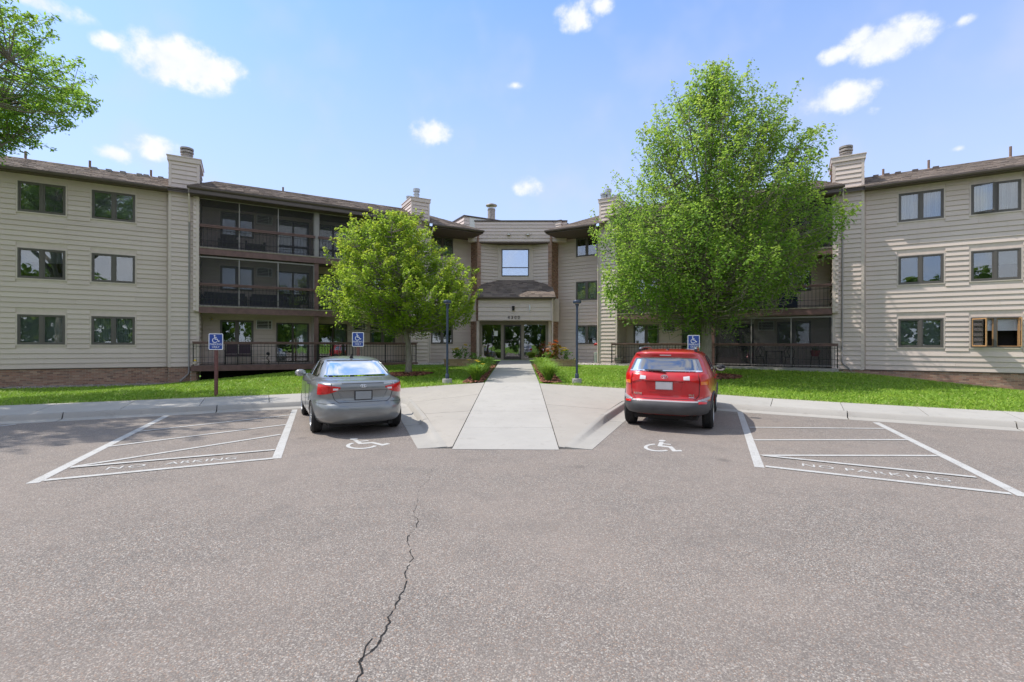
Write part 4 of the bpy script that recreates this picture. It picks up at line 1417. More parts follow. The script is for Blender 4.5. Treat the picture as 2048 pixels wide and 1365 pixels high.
m.quad((-2.4, YS + .13, 3.18), (1.8, YS + .13, 3.18), (1.8, 33.2, 3.18), (-2.4, 33.2, 3.18)); m.quad((-2.4, YS + .13, .8), (-2.4, 33.2, .8), (-2.4, 33.2, 3.2), (-2.4, YS + .13, 3.2)); m.quad((1.8, YS + .13, .8), (1.8, 33.2, .8), (1.8, 33.2, 3.2), (1.8, YS + .13, 3.2))
part('lobby_recess', m, 'room_tan', sf)
m = MB()
for p in ((-1.9, 31.2), (.9, 31.4)):
    m.box(p[0] - .3, p[0] + .3, p[1] - .3, p[1] + .3, 1.15, 1.3); m.box(p[0] - .3, p[0] + .3, p[1] + .22, p[1] + .32, 1.3, 1.75)
    for dx in (-.26, .26):
        for dy in (-.26, .26): m.box(p[0] + dx - .03, p[0] + dx + .03, p[1] + dy - .03, p[1] + dy + .03, .8, 1.15)
part('lobby_chair', m, 'petal_red', sf)
m = MB(); m.box(-3.0, 2.5, 29.72, 30.2, 3.19, 4.6); m.box(-2.6, -2.43, 29.5, 33.2, .3, 3.19); m.box(1.83, 2.0, 29.5, 33.2, .3, 3.19); part('wall', m, 'trim', label='hidden walls around the lobby')

for mb_, nm, mt in ((rest_siding, 'siding_board', 'vinyl_siding'), (rest_brick, 'brick', 'brick'), (rest_bal, 'baluster', 'black_metal'), (rest_shingle, 'shingle', 'roof_shingles')):
    o = part(nm, mb_, mt); o['kind'] = 'stuff'

# ------------------------------------------------------------------ vegetation
def np_mesh(name, V, F, matname, young=None, smooth=False):
    """quads from numpy arrays (n,4,3)"""
    me = bpy.data.meshes.new(name)
    nv, nf = len(V), len(F)
    me.vertices.add(nv); me.vertices.foreach_set('co', np.asarray(V, np.float32).ravel())
    k = F.shape[1]
    me.loops.add(nf * k); me.loops.foreach_set('vertex_index', F.astype(np.int32).ravel())
    me.polygons.add(nf); me.polygons.foreach_set('loop_start', np.arange(0, nf * k, k, dtype=np.int32))
    me.polygons.foreach_set('loop_total', np.full(nf, k, np.int32))
    if young is not None:
        at = me.attributes.new('young', 'FLOAT_COLOR', 'POINT')
        c = np.repeat(np.asarray(young, np.float32)[:, None], 4, 1); c[:, 3] = 1
        at.data.foreach_set('color', c.ravel())
    me.materials.append(MATS[matname])
    me.update(calc_edges=True); me.validate()
    return me


def unit(a): return a / np.maximum(np.linalg.norm(a, axis=-1, keepdims=True), 1e-9)


def leaf_quads(rg, c, nrm, size, ratio=.62, droop=None):
    """rhombic leaves at c with normals nrm"""
    n = len(c)
    t = unit(np.cross(nrm, rg.normal(size=(n, 3))))
    if droop is not None: t = unit(t + droop)
    nrm = unit(nrm - t * np.sum(nrm * t, -1, keepdims=True))
    b = np.cross(nrm, t)
    L = (size * rg.uniform(.7, 1.25, n))[:, None]
    W = L * ratio
    fold = nrm * L * rg.uniform(-.12, .22, n)[:, None]
    V = np.stack([c - t * L * .5, c + b * W * .5 + fold, c + t * L * .5, c - b * W * .5 + fold], 1).reshape(-1, 3)
    F = np.arange(n * 4).reshape(-1, 4)
    return V, F


def make_tree(name, label, base, prof, zmin, zmax, fork, trunk_r, nshoot, nleaf, lsize, leafmat, seed, shoot_len=.7, up=.75, depth=1.0, ratio=.7, leader=.92, young_amt=.8, shape_exp=.55, nlimb=16, inner=.28, group=None):
    rg = np.random.default_rng(seed)
    bx, by, bz = base
    root = thing(name, label, 'tree', base, group=group)
    pz = np.array([p[0] for p in prof]); pl = np.array([p[1] for p in prof]); pr = np.array([p[2] for p in prof])
    def ext(z, phi):
        l = np.interp(z, pz, pl); r = np.interp(z, pz, pr)
        xc, hw = (r - l) / 2, (r + l) / 2
        lobes = 1 + .10 * np.sin(3 * phi + z * 1.7 + seed) + .09 * np.sin(5 * phi - 2.3 * z + 1.3) + .07 * np.sin(8 * phi + 4.1 * z)
        return xc, hw * lobes
    # shoots
    zz = rg.uniform(zmin, zmax, nshoot * 6)
    l = np.interp(zz, pz, pl); r = np.interp(zz, pz, pr)
    keep = rg.uniform(0, 1, len(zz)) < ((l + r) / (l + r).max()) ** 1.2 * .95 + .05
    zz = zz[keep][:nshoot]; n = len(zz)
    phi = rg.uniform(0, 2 * np.pi, n)
    xc, hw = ext(zz, phi)
    rho = np.where(rg.uniform(size=n) < inner, rg.uniform(.15, .75, n), 1 - .35 * rg.uniform(size=n) ** 2.0)
    tip = np.stack([xc + hw * rho * np.cos(phi), hw * depth * rho * np.sin(phi), zz], 1)
    radial = np.stack([np.cos(phi), np.sin(phi), np.zeros(n)], 1)
    d = unit(radial * (.35 + .5 * rho[:, None]) + np.array([0, 0, 1.0]) * up + rg.normal(size=(n, 3)) * .28)
    hf = (zz - zmin) / (zmax - zmin)
    ln = shoot_len * rg.uniform(.6, 1.3, n)
    reach = np.where((rho > .8) & (rg.uniform(size=n) < .22), rg.uniform(.2, .75, n), 0) * shoot_len
    tip = tip + d * reach[:, None]; ln = ln + reach
    start = tip - d * ln[:, None]
    # leaves
    t = rg.uniform(0, 1, (n, nleaf)) ** .8
    side = unit(np.cross(d[:, None, :], rg.normal(size=(n, nleaf, 3))))
    spread = (.30 * (1 - t * .72) * rg.uniform(.15, 1.0, (n, nleaf)))[..., None] * shoot_len / .7
    c = start[:, None, :] + d[:, None, :] * (t * ln[:, None])[..., None] + side * spread
    nr = unit(side * .5 + np.array([0, 0, 1.15]) + radial[:, None, :] * .35 + rg.normal(size=(n, nleaf, 3)) * .42)
    vigor = (rho > .66) * rg.uniform(.0, 1.0, n) ** .75 * (.35 + .65 * np.clip((zz - zmin) / (zmax - zmin) * 1.3, 0, 1))
    yg = np.clip((t ** 2.2) * vigor[:, None] * young_amt * rg.uniform(.5, 1.3, (n, nleaf)), 0, 1)
    V, F = leaf_quads(rg, c.reshape(-1, 3), nr.reshape(-1, 3), np.full(n * nleaf, lsize), ratio, droop=np.array([0, 0, -.35]))
    me = np_mesh('crown', V, F, leafmat, np.repeat(yg.ravel(), 4))
    link('crown', me, root)
    # wood
    m = MB()
    ht = zmax - bz
    rnd = random.Random(seed)
    tops = zmin + (zmax - zmin) * leader - bz
    xc_top = float(np.interp(zmax - .5, pz, (pr - pl) / 2))
    axis = []
    N = 10
    for i in range(N + 1):
        k = i / N; z = tops * k
        axis.append(Vector((xc_top * k ** 1.6 + rnd.uniform(-.05, .05) * (k > 0), rnd.uniform(-.06, .06) * (k > 0), z)))
    rad = [trunk_r * (1.28 if i == 0 else 1) * (1 - .93 * (i / N) ** .8) + .012 for i in range(N + 1)]
    axis.insert(1, Vector((axis[0].x, axis[0].y, .22))); rad.insert(1, trunk_r * 1.04)
    m.tube(axis, rad, 9)
    def axis_at(z):
        for p, q in zip(axis, axis[1:]):
            if p.z <= z <= q.z: return p.lerp(q, (z - p.z) / max(1e-6, q.z - p.z))
        return axis[-1]
    samples = []
    for p, q in zip(axis, axis[1:]):
        for k in range(6):
            w_ = p.lerp(q, k / 6)
            if w_.z > fork - .1: samples.append((w_, .04))
    for i in range(nlimb):
        k = (i + .5) / nlimb
        z0 = fork + (tops * .75 - fork) * k ** 1.25 * .8
        ph = i * 2.4 + rnd.uniform(-.3, .3)
        zt = min(zmax - .6, bz + z0 + (zmax - bz - z0) * rnd.uniform(.35, .62) + .3)
        zt = max(zt, zmin + .3)
        xx, hh = ext(np.array([zt]), np.array([ph])); xx, hh = float(xx[0]), float(hh[0]) * .8
        tipv = Vector((xx + hh * math.cos(ph), hh * depth * math.sin(ph), zt - bz))
        p0 = axis_at(z0)
        mid = p0.lerp(tipv, .45) + Vector((0, 0, -.08 * (tipv - p0).length * (1 if up > .4 else -1)))
        pts = []
        for q in range(9):
            s = q / 8
            pts.append(p0 * (1 - s) ** 2 + mid * 2 * s * (1 - s) + tipv * s * s + Vector((rnd.uniform(-.05, .05), rnd.uniform(-.05, .05), 0)) * (0 < q))
        r0 = trunk_r * .48 * (1 - k * .6)
        m.tube(pts, [r0 * (1 - s / 8 * .88) + .006 for s in range(9)], 6)
        for p, q in zip(pts[1:], pts[2:]): samples += [(p, r0 * .3), (p.lerp(q, .5), r0 * .3)]
    S = np.array([s[0][:] for s in samples])
    off = np.array([bx, by, bz])
    for i in range(0, n):
        st = start[i] - np.array([0, 0, bz])
        dd = np.linalg.norm(S - st, axis=1) + np.maximum(0, S[:, 2] - st[2]) * 1.5
        j = int(dd.argmin())
        p0 = Vector(S[j]); p2 = Vector(st); e = Vector(tip[i] - np.array([0, 0, bz]))
        if (p2 - p0).length > 3.2: continue
        md = p0.lerp(p2, .55) + Vector((0, 0, -.06 * (p2 - p0).length))
        m.tube([p0, md, p2, e], [.022, .016, .011, .004], 3, cap=False)
    m.build('trunk', 'grey_bark', root, smooth=180)
    # crown is built about the tree's foot
    me.transform(Matrix.Translation((0, 0, -bz)))
    return root


gz = ground(7.75, 20.0)
S_ = .0209
make_tree('maple_tree', 'tall maple with an upright pointed crown behind the red SUV', (7.75, 20.0, gz),
          [(2.9, .5, .5), (3.2, 1.9, 1.3), (3.6, 3.0, 2.1), (4.05, 3.8, 3.0), (4.7, 4.2, 3.8), (5.7, 4.3, 4.2), (6.7, 4.1, 4.3), (7.8, 3.55, 4.2), (8.8, 3.1, 4.1), (9.9, 2.8, 4.0), (10.8, 2.3, 3.3), (11.7, 1.6, 2.4), (12.5, 1.1, 1.7), (13.1, .55, 1.1), (13.5, -.2, .7)],
          3.05, 13.5, 2.6, .24, 1600, 52, .112, 'maple_leaves', 11, 1.2, 1.35, .95, .75, .95, .95, nlimb=20)
gz = ground(-4.7, 20.4)
make_tree('maple_tree', 'small round maple with yellow green new leaves beside the left lamp post', (-4.7, 20.4, gz),
          [(2.5, 1.2, 1.3), (2.85, 2.5, 2.6), (3.3, 2.9, 2.8), (3.8, 3.7, 3.1), (4.4, 3.75, 2.95), (4.9, 3.3, 2.5), (5.5, 3.2, 1.75), (6.2, 2.9, 1.3), (6.9, 2.4, .95), (7.3, 1.6, .1), (7.55, 1.0, -.5)],
          2.6, 7.5, 1.95, .135, 950, 56, .098, 'small_maple_leaves', 5, .66, .6, .95, .78, .9, .95, nlimb=13)
make_tree('ash_tree', 'large leafy ash whose crown hangs in from the upper left edge', (-17.0, 12.3, ground(-17.0, 12.3)),
          [(7.6, 2.0, 2.4), (8.2, 3.4, 3.3), (8.9, 4.3, 4.0), (9.7, 4.7, 4.4), (10.4, 4.5, 4.3), (11.0, 3.6, 3.5), (11.6, 2.0, 1.9)],
          7.7, 11.7, 4.2, .30, 850, 70, .14, 'ash_leaves', 23, .8, .35, .95, .36, .9, .5, nlimb=16)




# far wood across the car park, behind the photographer (seen in the windows)
rg = np.random.default_rng(4)
cs = []
for i in range(26):
    x = -62 + i * 5 + rg.uniform(-1.5, 1.5); y = -44 + rg.uniform(-7, 7); h = rg.uniform(7, 15); r = rg.uniform(3, 4.6)
    n = 900
    u = unit(rg.normal(size=(n, 3))); rr_ = r * (.75 + .25 * rg.uniform(size=(n, 1))) * (1 + .2 * np.sin(u[:, :1] * 5 + i))
    c = u * rr_ * np.array([1, 1, h / r * .42]) + np.array([x, y, h * .46])
    cs.append((c, u))
c = np.concatenate([a for a, b in cs]); u = np.concatenate([b for a, b in cs])
V, F = leaf_quads(rg, c, unit(u + rg.normal(size=u.shape) * .5), np.full(len(c), .95), .8)
tag(link('distant_trees', np_mesh('distant_trees', V, F, 'far_leaves', np.zeros(len(V))), None), 'row of leafy trees across the car park', 'trees', kind='stuff')

# grass blades on the lawn, denser in front
rg = np.random.default_rng(8)
NB = 150000
xs_ = rg.uniform(-24, 24, NB)
yf = np.interp(xs_, [p[0] for p in LAWN_FRONT], [p[1] for p in LAWN_FRONT])
yb = YA - np.abs(xs_ - X0) * .5774 - .55
t = rg.uniform(0, 1, NB) ** 1.15
ys_ = yf - .02 + t * (yb - yf)
k = np.ones(NB, bool)
k &= ~((np.abs(xs_ + .21) < 1.3) & (ys_ > 15.0))
nfront = (yb + .55 - ys_) * .866
k &= ~((nfront < 1.25) & (xs_ < -14.2)) & ~((nfront < .75) & (np.abs(xs_) < 15)) & ~((nfront < .25))
k &= ~((np.abs(xs_ + .21) < 6.0) & (ys_ > 25.2 - .25 * np.abs(xs_ + .21)))
k &= ~(((xs_ + 4.7) / 1.0) ** 2 + ((ys_ - 20.3) / .9) ** 2 < 1) & ~(((xs_ - 8.0) / 1.15) ** 2 + ((ys_ - 19.9) / 1.0) ** 2 < 1)
k &= ~((np.abs(xs_ + .21) < 1.85) & (ys_ > 16))
xs_, ys_, yf, yb, t = xs_[k], ys_[k], yf[k], yb[k], t[k]
zs_ = np.array([ground(a, b) for a, b in zip(xs_, ys_)]) - .035
n = len(xs_)
hgt = rg.uniform(.04, .085, n) * np.where(ys_ - yf < .25, .8, 1)
an = rg.uniform(0, 2 * np.pi, n); wd = rg.uniform(.012, .026, n)
lean = rg.normal(size=(n, 2)) * .065
b0 = np.stack([xs_ - np.cos(an) * wd, ys_ - np.sin(an) * wd, zs_], 1); b1 = np.stack([xs_ + np.cos(an) * wd, ys_ + np.sin(an) * wd, zs_], 1)
tp = np.stack([xs_ + lean[:, 0], ys_ + lean[:, 1], zs_ + hgt], 1)
V = np.stack([b0, b1, tp], 1).reshape(-1, 3); F = np.arange(n * 3).reshape(-1, 3)
yg = np.clip(np.where(ys_ - yf < .45, (1 - (ys_ - yf) / .45) * rg.uniform(0, 1.1, n), 0) + (rg.uniform(size=n) < .04) * .6, 0, 1)
tag(link('grass', np_mesh('grass', V, F, 'grass_blades', np.repeat(yg, 3)), None), 'short green grass covering the lawns', 'grass', kind='stuff')


# mulch rings, mulch strips and gravel
def drape(poly_fn, name, matname, parent=None, nr=5, na=24, lift=.012):
    m = MB(); m.v.append(None)
    c = poly_fn(0, 0)
    m.v[0] = (c[0], c[1], ground(*c) + lift + .05)
    for r_ in range(1, nr + 1):
        for a_ in range(na):
            p = poly_fn(r_ / nr, a_ / na * 2 * math.pi)
            m.v.append((p[0], p[1], ground(*p) + lift + .05 * (1 - (r_ / nr) ** 2) - .03 * (r_ == nr)))
    for a_ in range(na): m.f.append((0, 1 + a_, 1 + (a_ + 1) % na)); m.m.append(0)
    for r_ in range(nr - 1):
        for a_ in range(na):
            b = 1 + r_ * na; a2 = (a_ + 1) % na
            m.f.append((b + a_, b + na + a_, b + na + a2, b + a2)); m.m.append(0)
    return m.build(name, matname, parent, smooth=180)


def scatter_chips(pts, name, matname, parent, size, flat, seed, n_side=5):
    rg = np.random.default_rng(seed)
    m = MB()
    for (x, y, z) in pts:
        s = size * rg.uniform(.6, 1.4); a_ = rg.uniform(0, 6.28); e = rg.uniform(.5, 1.0)
        tilt = rg.normal(size=2) * .35
        b = len(m.v); ca, sa = math.cos(a_), math.sin(a_)
        for (px, py, pz) in ((1, 0, 0), (0, 1, 0), (-1, 0, 0), (0, -1, 0), (0, 0, 1)):
            qx, qy = px * s, py * s * e
            m.v.append((x + qx * ca - qy * sa, y + qx * sa + qy * ca, z + pz * s * flat + (qx * tilt[0] + qy * tilt[1])))
        for k in range(4): m.f.append((b + k, b + (k + 1) % 4, b + 4)); m.m.append(0)
    o = m.build(name, matname, parent); o['kind'] = 'stuff'
    return o


rg = np.random.default_rng(3)
for cx_, cy_, rx, ry in ((-4.7, 20.25, 1.0, .9), (8.0, 19.85, 1.15, 1.0)):
    fn = lambda r_, a_: (cx_ + rx * r_ * math.cos(a_) * (1 + .06 * math.sin(3 * a_)), cy_ + ry * r_ * math.sin(a_))
    bed = tag(drape(fn, 'mulch_bed', 'mulch_base'), kind='structure')
    P_ = []
    for i in range(700):
        r_, a_ = math.sqrt(rg.uniform()) * 1.04, rg.uniform(0, 6.28)
        p = fn(r_, a_); P_.append((p[0], p[1], ground(*p) + .012 + .05 * max(0, 1 - r_ * r_) + .004))
    scatter_chips(P_, 'mulch_chips', 'mulch_chips', bed, .05, .35, 5)
for sd in (-1, 1):
    xc = -1.52 if sd < 0 else 1.12
    P_ = []
    m = MB(); yv = np.arange(16.0, 26.1, .5)
    for y in yv:
        for dx in (-.34, .34): m.v.append((xc + dx, y, ground(xc, y) + .015))
    for i in range(len(yv) - 1): b = i * 2; m.f.append((b, b + 1, b + 3, b + 2)); m.m.append(0)
    bed = tag(m.build('mulch_bed', 'mulch_base', smooth=180), kind='structure')
    for i in range(1100):
        y = rg.uniform(15.85, 26); x = xc + rg.uniform(-.36, .34); P_.append((x, y, ground(x, y) + .02))
    scatter_chips(P_, 'mulch_chips', 'mulch_chips', bed, .045, .35, 6)
for sd, s0, s1, n0, n1, mt, cnt in ((-1, 17.1, 25.5, .0, 1.3, 'river_stones', 5200), (1, 18.0, 25.5, .0, .45, 'pale_stones', 1700), (1, 7, 18, .55, 1.0, 'pale_stones', 1500), (1, 2.3, 7.0, .15, 4.3, 'pale_stones', 3000), (-1, 2.3, 6.9, .1, 4.3, 'pale_stones', 3000)):
    P = Wing(sd); P_ = []
    for i in range(cnt):
        s, n = rg.uniform(s0, s1), rg.uniform(n0, n1 + .12 * math.sin(s0 * 3 + i % 17))
        if s1 <= 7.0: n = rg.uniform(-1.2, 3.4 + (s - 2.3) * -.48)
        x, y, _ = P(s, n, 0)
        if abs(x + .21) < 1.35: continue
        P_.append((x, y, ground(x, y) - .022))
    tag(scatter_chips(P_, 'gravel', mt, None, .042 if mt == 'river_stones' else .035, .6, 9), ('grey brown' if mt == 'river_stones' else 'pale') + ' gravel along the foot of the wall', 'gravel')


def blade_plant(rg, n, h, spread, width, droop, segs=3):
    """arching strap leaves; returns quads"""
    V = []
    az = rg.uniform(0, 2 * np.pi, n); L = h * rg.uniform(.7, 1.2, n)
    out_ = rg.uniform(.25, 1.0, n) * spread
    r0 = rg.uniform(0, .10, (n, 2)) * rg.choice([-1, 1], (n, 2))
    ts = np.linspace(0, 1, segs + 1)
    dirx = np.stack([np.cos(az), np.sin(az)], 1)
    sx = np.stack([-np.sin(az), np.cos(az)], 1)
    rows = []
    for t_ in ts:
        xy = r0 + dirx * (out_ * t_ ** 1.5)[:, None]
        z = L * (t_ - droop * t_ ** 3)
        w_ = width * (1 - t_ ** 2 * .92)
        rows.append((np.concatenate([xy + sx * w_, z[:, None]], 1), np.concatenate([xy - sx * w_, z[:, None]], 1)))
    V = np.stack([q for r_ in rows for q in r_], 1)
    k = 2 * (segs + 1)
    F = []
    for s in range(segs): F.append(np.stack([np.arange(n) * k + 2 * s, np.arange(n) * k + 2 * s + 1, np.arange(n) * k + 2 * s + 3, np.arange(n) * k + 2 * s + 2], 1))
    yg = np.tile(np.repeat(ts, 2) * .7, (n, 1)) * rg.uniform(.2, 1.0, (n, 1))
    return V.reshape(-1, 3), np.concatenate(F), yg.ravel()


def flower(m, c, r, petals=6, cup=.4, rnd=random):
    a0 = rnd.uniform(0, 6.28)
    for k in range(petals):
        a_ = a0 + k * 2 * math.pi / petals
        d = Vector((math.cos(a_), math.sin(a_), 0)); s = Vector((-d.y, d.x, 0))
        c_ = Vector(c)
        m.quad(c_, c_ + d * r * .6 + s * r * .32 + Vector((0, 0, r * cup)), c_ + d * r + Vector((0, 0, r * cup * .7)), c_ + d * r * .6 - s * r * .32 + Vector((0, 0, r * cup)))


rg = np.random.default_rng(21)
idx = 0
lily_where = ['nearest the street', 'second from the street', 'third from the street', 'fourth from the street', 'fifth from the street', 'nearest the door']
for sd in (-1, 1):
    for i in range(6):
        y = 16.45 + i * 1.18 + rg.uniform(-.1, .1); x = (-1.47 if sd < 0 else 1.06) + rg.uniform(-.05, .05)
        side_ = 'left' if sd < 0 else 'right'
        t_ = thing('daylily_plant', 'arching green daylily clump on the %s of the entry walk, %s' % (side_, lily_where[i]), 'plant', (x, y, ground(x, y)), group='daylily clumps along the entry walk')
        V, F, yg = blade_plant(rg, 230, .86, .74, .021, .42)
        link('leaves', np_mesh('leaves', V, F, 'daylily_leaves', yg * (1.0 if sd > 0 else .55)), t_)
        if sd < 0 and i in (0, 1):
            for k in range(3 if i == 0 else 1):
                m = MB(); fx, fy, fz = rg.uniform(-.3, .25), rg.uniform(-.4, -.15), rg.uniform(.55, .75)
                m.tube([(0, 0, .05), (fx * .6, fy * .6, fz * .6), (fx, fy, fz)], .006, 4)
                m.build('stalk', 'daylily_leaves', t_)
                m = MB(); flower(m, (fx, fy, fz), .085); m.build('flower', 'petal_yellow', t_)


# block planters with their plants
def planter(cx, cy, w_, d_, label, seed):
    z0 = ground(cx, cy - d_ / 2) - .1
    t_ = thing('block_planter', label, 'planter', (cx, cy, z0))
    rr = random.Random(seed)
    pts = []
    N_ = 15
    for i in range(N_ + 1):
        a_ = math.pi + math.pi * i / N_
        ex = .5
        pts.append((w_ / 2 * math.copysign(abs(math.cos(a_)) ** ex, math.cos(a_)), d_ * math.copysign(abs(math.sin(a_)) ** ex, math.sin(a_)) + d_ / 2))
    pts = [(x, y) for x, y in pts]
    P2 = [Vector(p) for p in pts]
    Ls = [0]
    for a_, b_ in zip(P2, P2[1:]): Ls.append(Ls[-1] + (b_ - a_).length)
    def at(s):
        s = max(0, min(s, Ls[-1] - 1e-4))
        for i in range(len(Ls) - 1):
            if Ls[i] <= s <= Ls[i + 1]: return P2[i].lerp(P2[i + 1], (s - Ls[i]) / max(1e-6, Ls[i + 1] - Ls[i]))
    for row in range(4):
        hh = .115 if row < 3 else .075; zb = row * .12; s = 0 if row % 2 else -.2
        BL = .40
        while s < Ls[-1]:
            a_, b_ = at(s + .008), at(min(s + BL, Ls[-1]) - .008)
            if (b_ - a_).length > .08:
                tt = (b_ - a_).normalized(); nn = Vector((tt.y, -tt.x))
                o_ = (.03 if row == 3 else 0) + rr.uniform(-.006, .006)
                m = MB(); A_, B_ = a_ + nn * o_, b_ + nn * o_; A2, B2 = a_ - nn * .17, b_ - nn * .17
                m.hexa([(A_.x, A_.y, zb), (B_.x, B_.y, zb), (B2.x, B2.y, zb), (A2.x, A2.y, zb), (A_.x, A_.y, zb + hh), (B_.x, B_.y, zb + hh), (B2.x, B2.y, zb + hh), (A2.x, A2.y, zb + hh)])
                m.build('block', 'garden_block', t_)
            s += BL
    m = MB(); m.prism([(x * .93, y * .93 + .02) for x, y in pts], .0, .36); m.build('soil', 'soil', t_)
    return z0 + .36


zt = planter(-2.98, 25.2, 1.95, .62, 'curved tan block planter left of the entry with yellow flowers', 1)
zt2 = planter(2.15, 25.2, 1.98, .62, 'curved tan block planter right of the entry holding cannas', 2)


def leafy(name, label, loc, h, r, n, lmat, size, seed, cat='plant', stems=0, ratio=.45):
    rg = np.random.default_rng(seed)
    t_ = thing(name, label, cat, loc)
    c = rg.normal(size=(n, 3)) * np.array([r * .5, r * .5, 0]); c[:, 2] = h * rg.uniform(.1, 1, n) ** .8
    u = unit(c * np.array([1, 1, .2]) + np.array([0, 0, .4]) * 1 + rg.normal(size=c.shape) * .4)
    V, F = leaf_quads(rg, c, u, np.full(n, size), ratio, droop=np.array([0, 0, .5]))
    link('leaves', np_mesh('leaves', V, F, lmat, np.repeat(rg.uniform(0, .6, n), 4)), t_)
    m = MB()
    for k in range(max(3, stems)):
        a_ = rg.uniform(0, 6.28); m.tube([(0, 0, -.05), (math.cos(a_) * r * .25, math.sin(a_) * r * .25, h * .5), (math.cos(a_) * r * .4, math.sin(a_) * r * .4, h * .85)], [.012, .009, .005], 4)
    m.build('stem', 'daylily_leaves', t_)
    return t_


def blooms(t_, h, r, n, matname, size, seed):
    rr = random.Random(seed)
    for k in range(n):
        m = MB(); flower(m, (rr.uniform(-r, r), rr.uniform(-r, r * .2), h * rr.uniform(.8, 1.12)), size * rr.uniform(.8, 1.2), 6, .5, rr); m.build('flower', matname, t_)


t_ = leafy('lily_plant', 'yellow flowering lilies in the left block planter', (-3.15, 25.05, zt), .58, .40, 110, 'garden_leaves', .17, 1); blooms(t_, .58, .38, 9, 'petal_yellow', .085, 4)
t_ = leafy('lily_plant', 'single tall yellow lily stem standing above the left planter', (-2.80, 25.1, zt), .78, .14, 26, 'garden_leaves', .16, 3); blooms(t_, .80, .10, 4, 'petal_yellow', .085, 6)
leafy('leafy_plant', 'low green leafy plant at the right end of the left planter', (-2.32, 25.1, zt), .42, .34, 70, 'garden_leaves', .17, 2)
t_ = leafy('canna_plant', 'tall canna with dark red leaves and orange blooms', (1.92, 25.15, zt2), .88, .40, 60, 'canna_leaves', .34, 7, ratio=.38); blooms(t_, .95, .32, 8, 'petal_orange', .11, 8)
leafy('hosta_plant', 'blue green broad leaved plant left of the cannas', (1.52, 24.98, zt2), .40, .36, 60, 'garden_leaves', .22, 9)
t_ = leafy('lily_plant', 'bright yellow lilies right of the red leaved cannas', (2.46, 25.02, zt2), .55, .34, 80, 'garden_leaves', .16, 10); blooms(t_, .58, .30, 11, 'petal_yellow', .095, 11)
t_ = leafy('canna_plant', 'small orange blooming plant against the brick fin', (1.55, 25.4, zt2), .56, .12, 22, 'canna_leaves', .22, 12); blooms(t_, .58, .12, 3, 'petal_orange', .09, 13)

# ------------------------------------------------------------------ cars
class Car:
    """body lofted from stacked plan outlines; rear bumper at x = 0, +x forward, +y left"""
    def __init__(s, keys):
        K = np.array(keys, float)      # z, x rear, x front, half width, corner exponent
        t = np.linspace(0, len(K) - 1, (len(K) - 1) * 6 + 1)
        T = np.stack([np.interp(t, np.arange(len(K)), K[:, i]) for i in range(5)], 1)
        for _ in range(4):
            T[1:-1] = T[1:-1] * .5 + (T[:-2] + T[2:]) * .25
        s.T = T

    def at(s, z): return [float(np.interp(z, s.T[:, 0], s.T[:, i])) for i in range(1, 5)]

    def rear(s, q, z):
        xr, xf, w_, n = s.at(z); hl = (xf - xr) / 2
        q = max(-.9995, min(.9995, q))
        return Vector((xr + hl * (1 - (1 - abs(q) ** n) ** (1 / n)), q * w_, z))

    def front(s, q, z):
        xr, xf, w_, n = s.at(z); hl = (xf - xr) / 2
        q = max(-.9995, min(.9995, q))
        return Vector((xf - hl * (1 - (1 - abs(q) ** n) ** (1 / n)), q * w_, z))

    def flank(s, x, z, sg):
        xr, xf, w_, n = s.at(z); p = (x - (xr + xf) / 2) / ((xf - xr) / 2)
        p = max(-.9999, min(.9999, p))
        return Vector((x, sg * w_ * (1 - abs(p) ** n) ** (1 / n), z))

    def body(s, wells):
        n = 5.0
        a = np.linspace(-math.pi, math.pi, 4001)
        f = lambda c: np.sign(c) * np.abs(c) ** (2 / n)
        x, y = f(np.cos(a)) * 2.2, f(np.sin(a)) * .9
        L = np.concatenate([[0], np.cumsum(np.hypot(np.diff(x), np.diff(y)))])
        N = 84
        ai = np.interp(np.linspace(0, L[-1], N, endpoint=False), L, a)
        m = MB()
        T = s.T[::2] if len(s.T) % 2 else s.T
        for z, xr, xf, w_, nn in T:
            g_ = lambda c: np.sign(c) * np.abs(c) ** (2 / nn)
            X = (xr + xf) / 2 - (xf - xr) / 2 * g_(np.cos(ai)); Y_ = w_ * g_(np.sin(ai))
            m.v += [(float(p), float(q), float(z)) for p, q in zip(X, Y_)]
        R_ = len(T)
        for i in range(R_ - 1):
            for k in range(N):
                k2 = (k + 1) % N
                m.f.append((i * N + k, i * N + k2, (i + 1) * N + k2, (i + 1) * N + k)[::-1]); m.m.append(0)
        m.f.append(tuple(range(N))); m.m.append(0)
        m.f.append(tuple(range((R_ - 1) * N, R_ * N))[::-1]); m.m.append(0)
        me = m.mesh('body', 'underbody')
        bm = bmesh.new(); bm.from_mesh(me); bmesh.ops.recalc_face_normals(bm, faces=bm.faces); bm.to_mesh(me); bm.free()
        o = bpy.data.objects.new('body', me); C.objects.link(o)
        cut = MB()
        for (wx, r) in wells:
            for sg in (-1, 1):
                y0, y1 = (.56, 1.1) if sg > 0 else (-1.1, -.56)
                cut.lathe([(r, y0), (r, y1)], 28, (wx, 0, r * .92), 'Y')
        cme = cut.mesh('well', 'underbody')
        bm = bmesh.new(); bm.from_mesh(cme); bmesh.ops.recalc_face_normals(bm, faces=bm.faces); bm.to_mesh(cme); bm.free()
        co = bpy.data.objects.new('well', cme); C.objects.link(co)
        md = o.modifiers.new('wells', 'BOOLEAN'); md.operation = 'DIFFERENCE'; md.object = co; md.solver = 'EXACT'
        bpy.context.view_layer.update()
        res = bpy.data.meshes.new_from_object(o.evaluated_get(bpy.context.evaluated_depsgraph_get()))
        bpy.data.objects.remove(o); bpy.data.objects.remove(co)
        return res


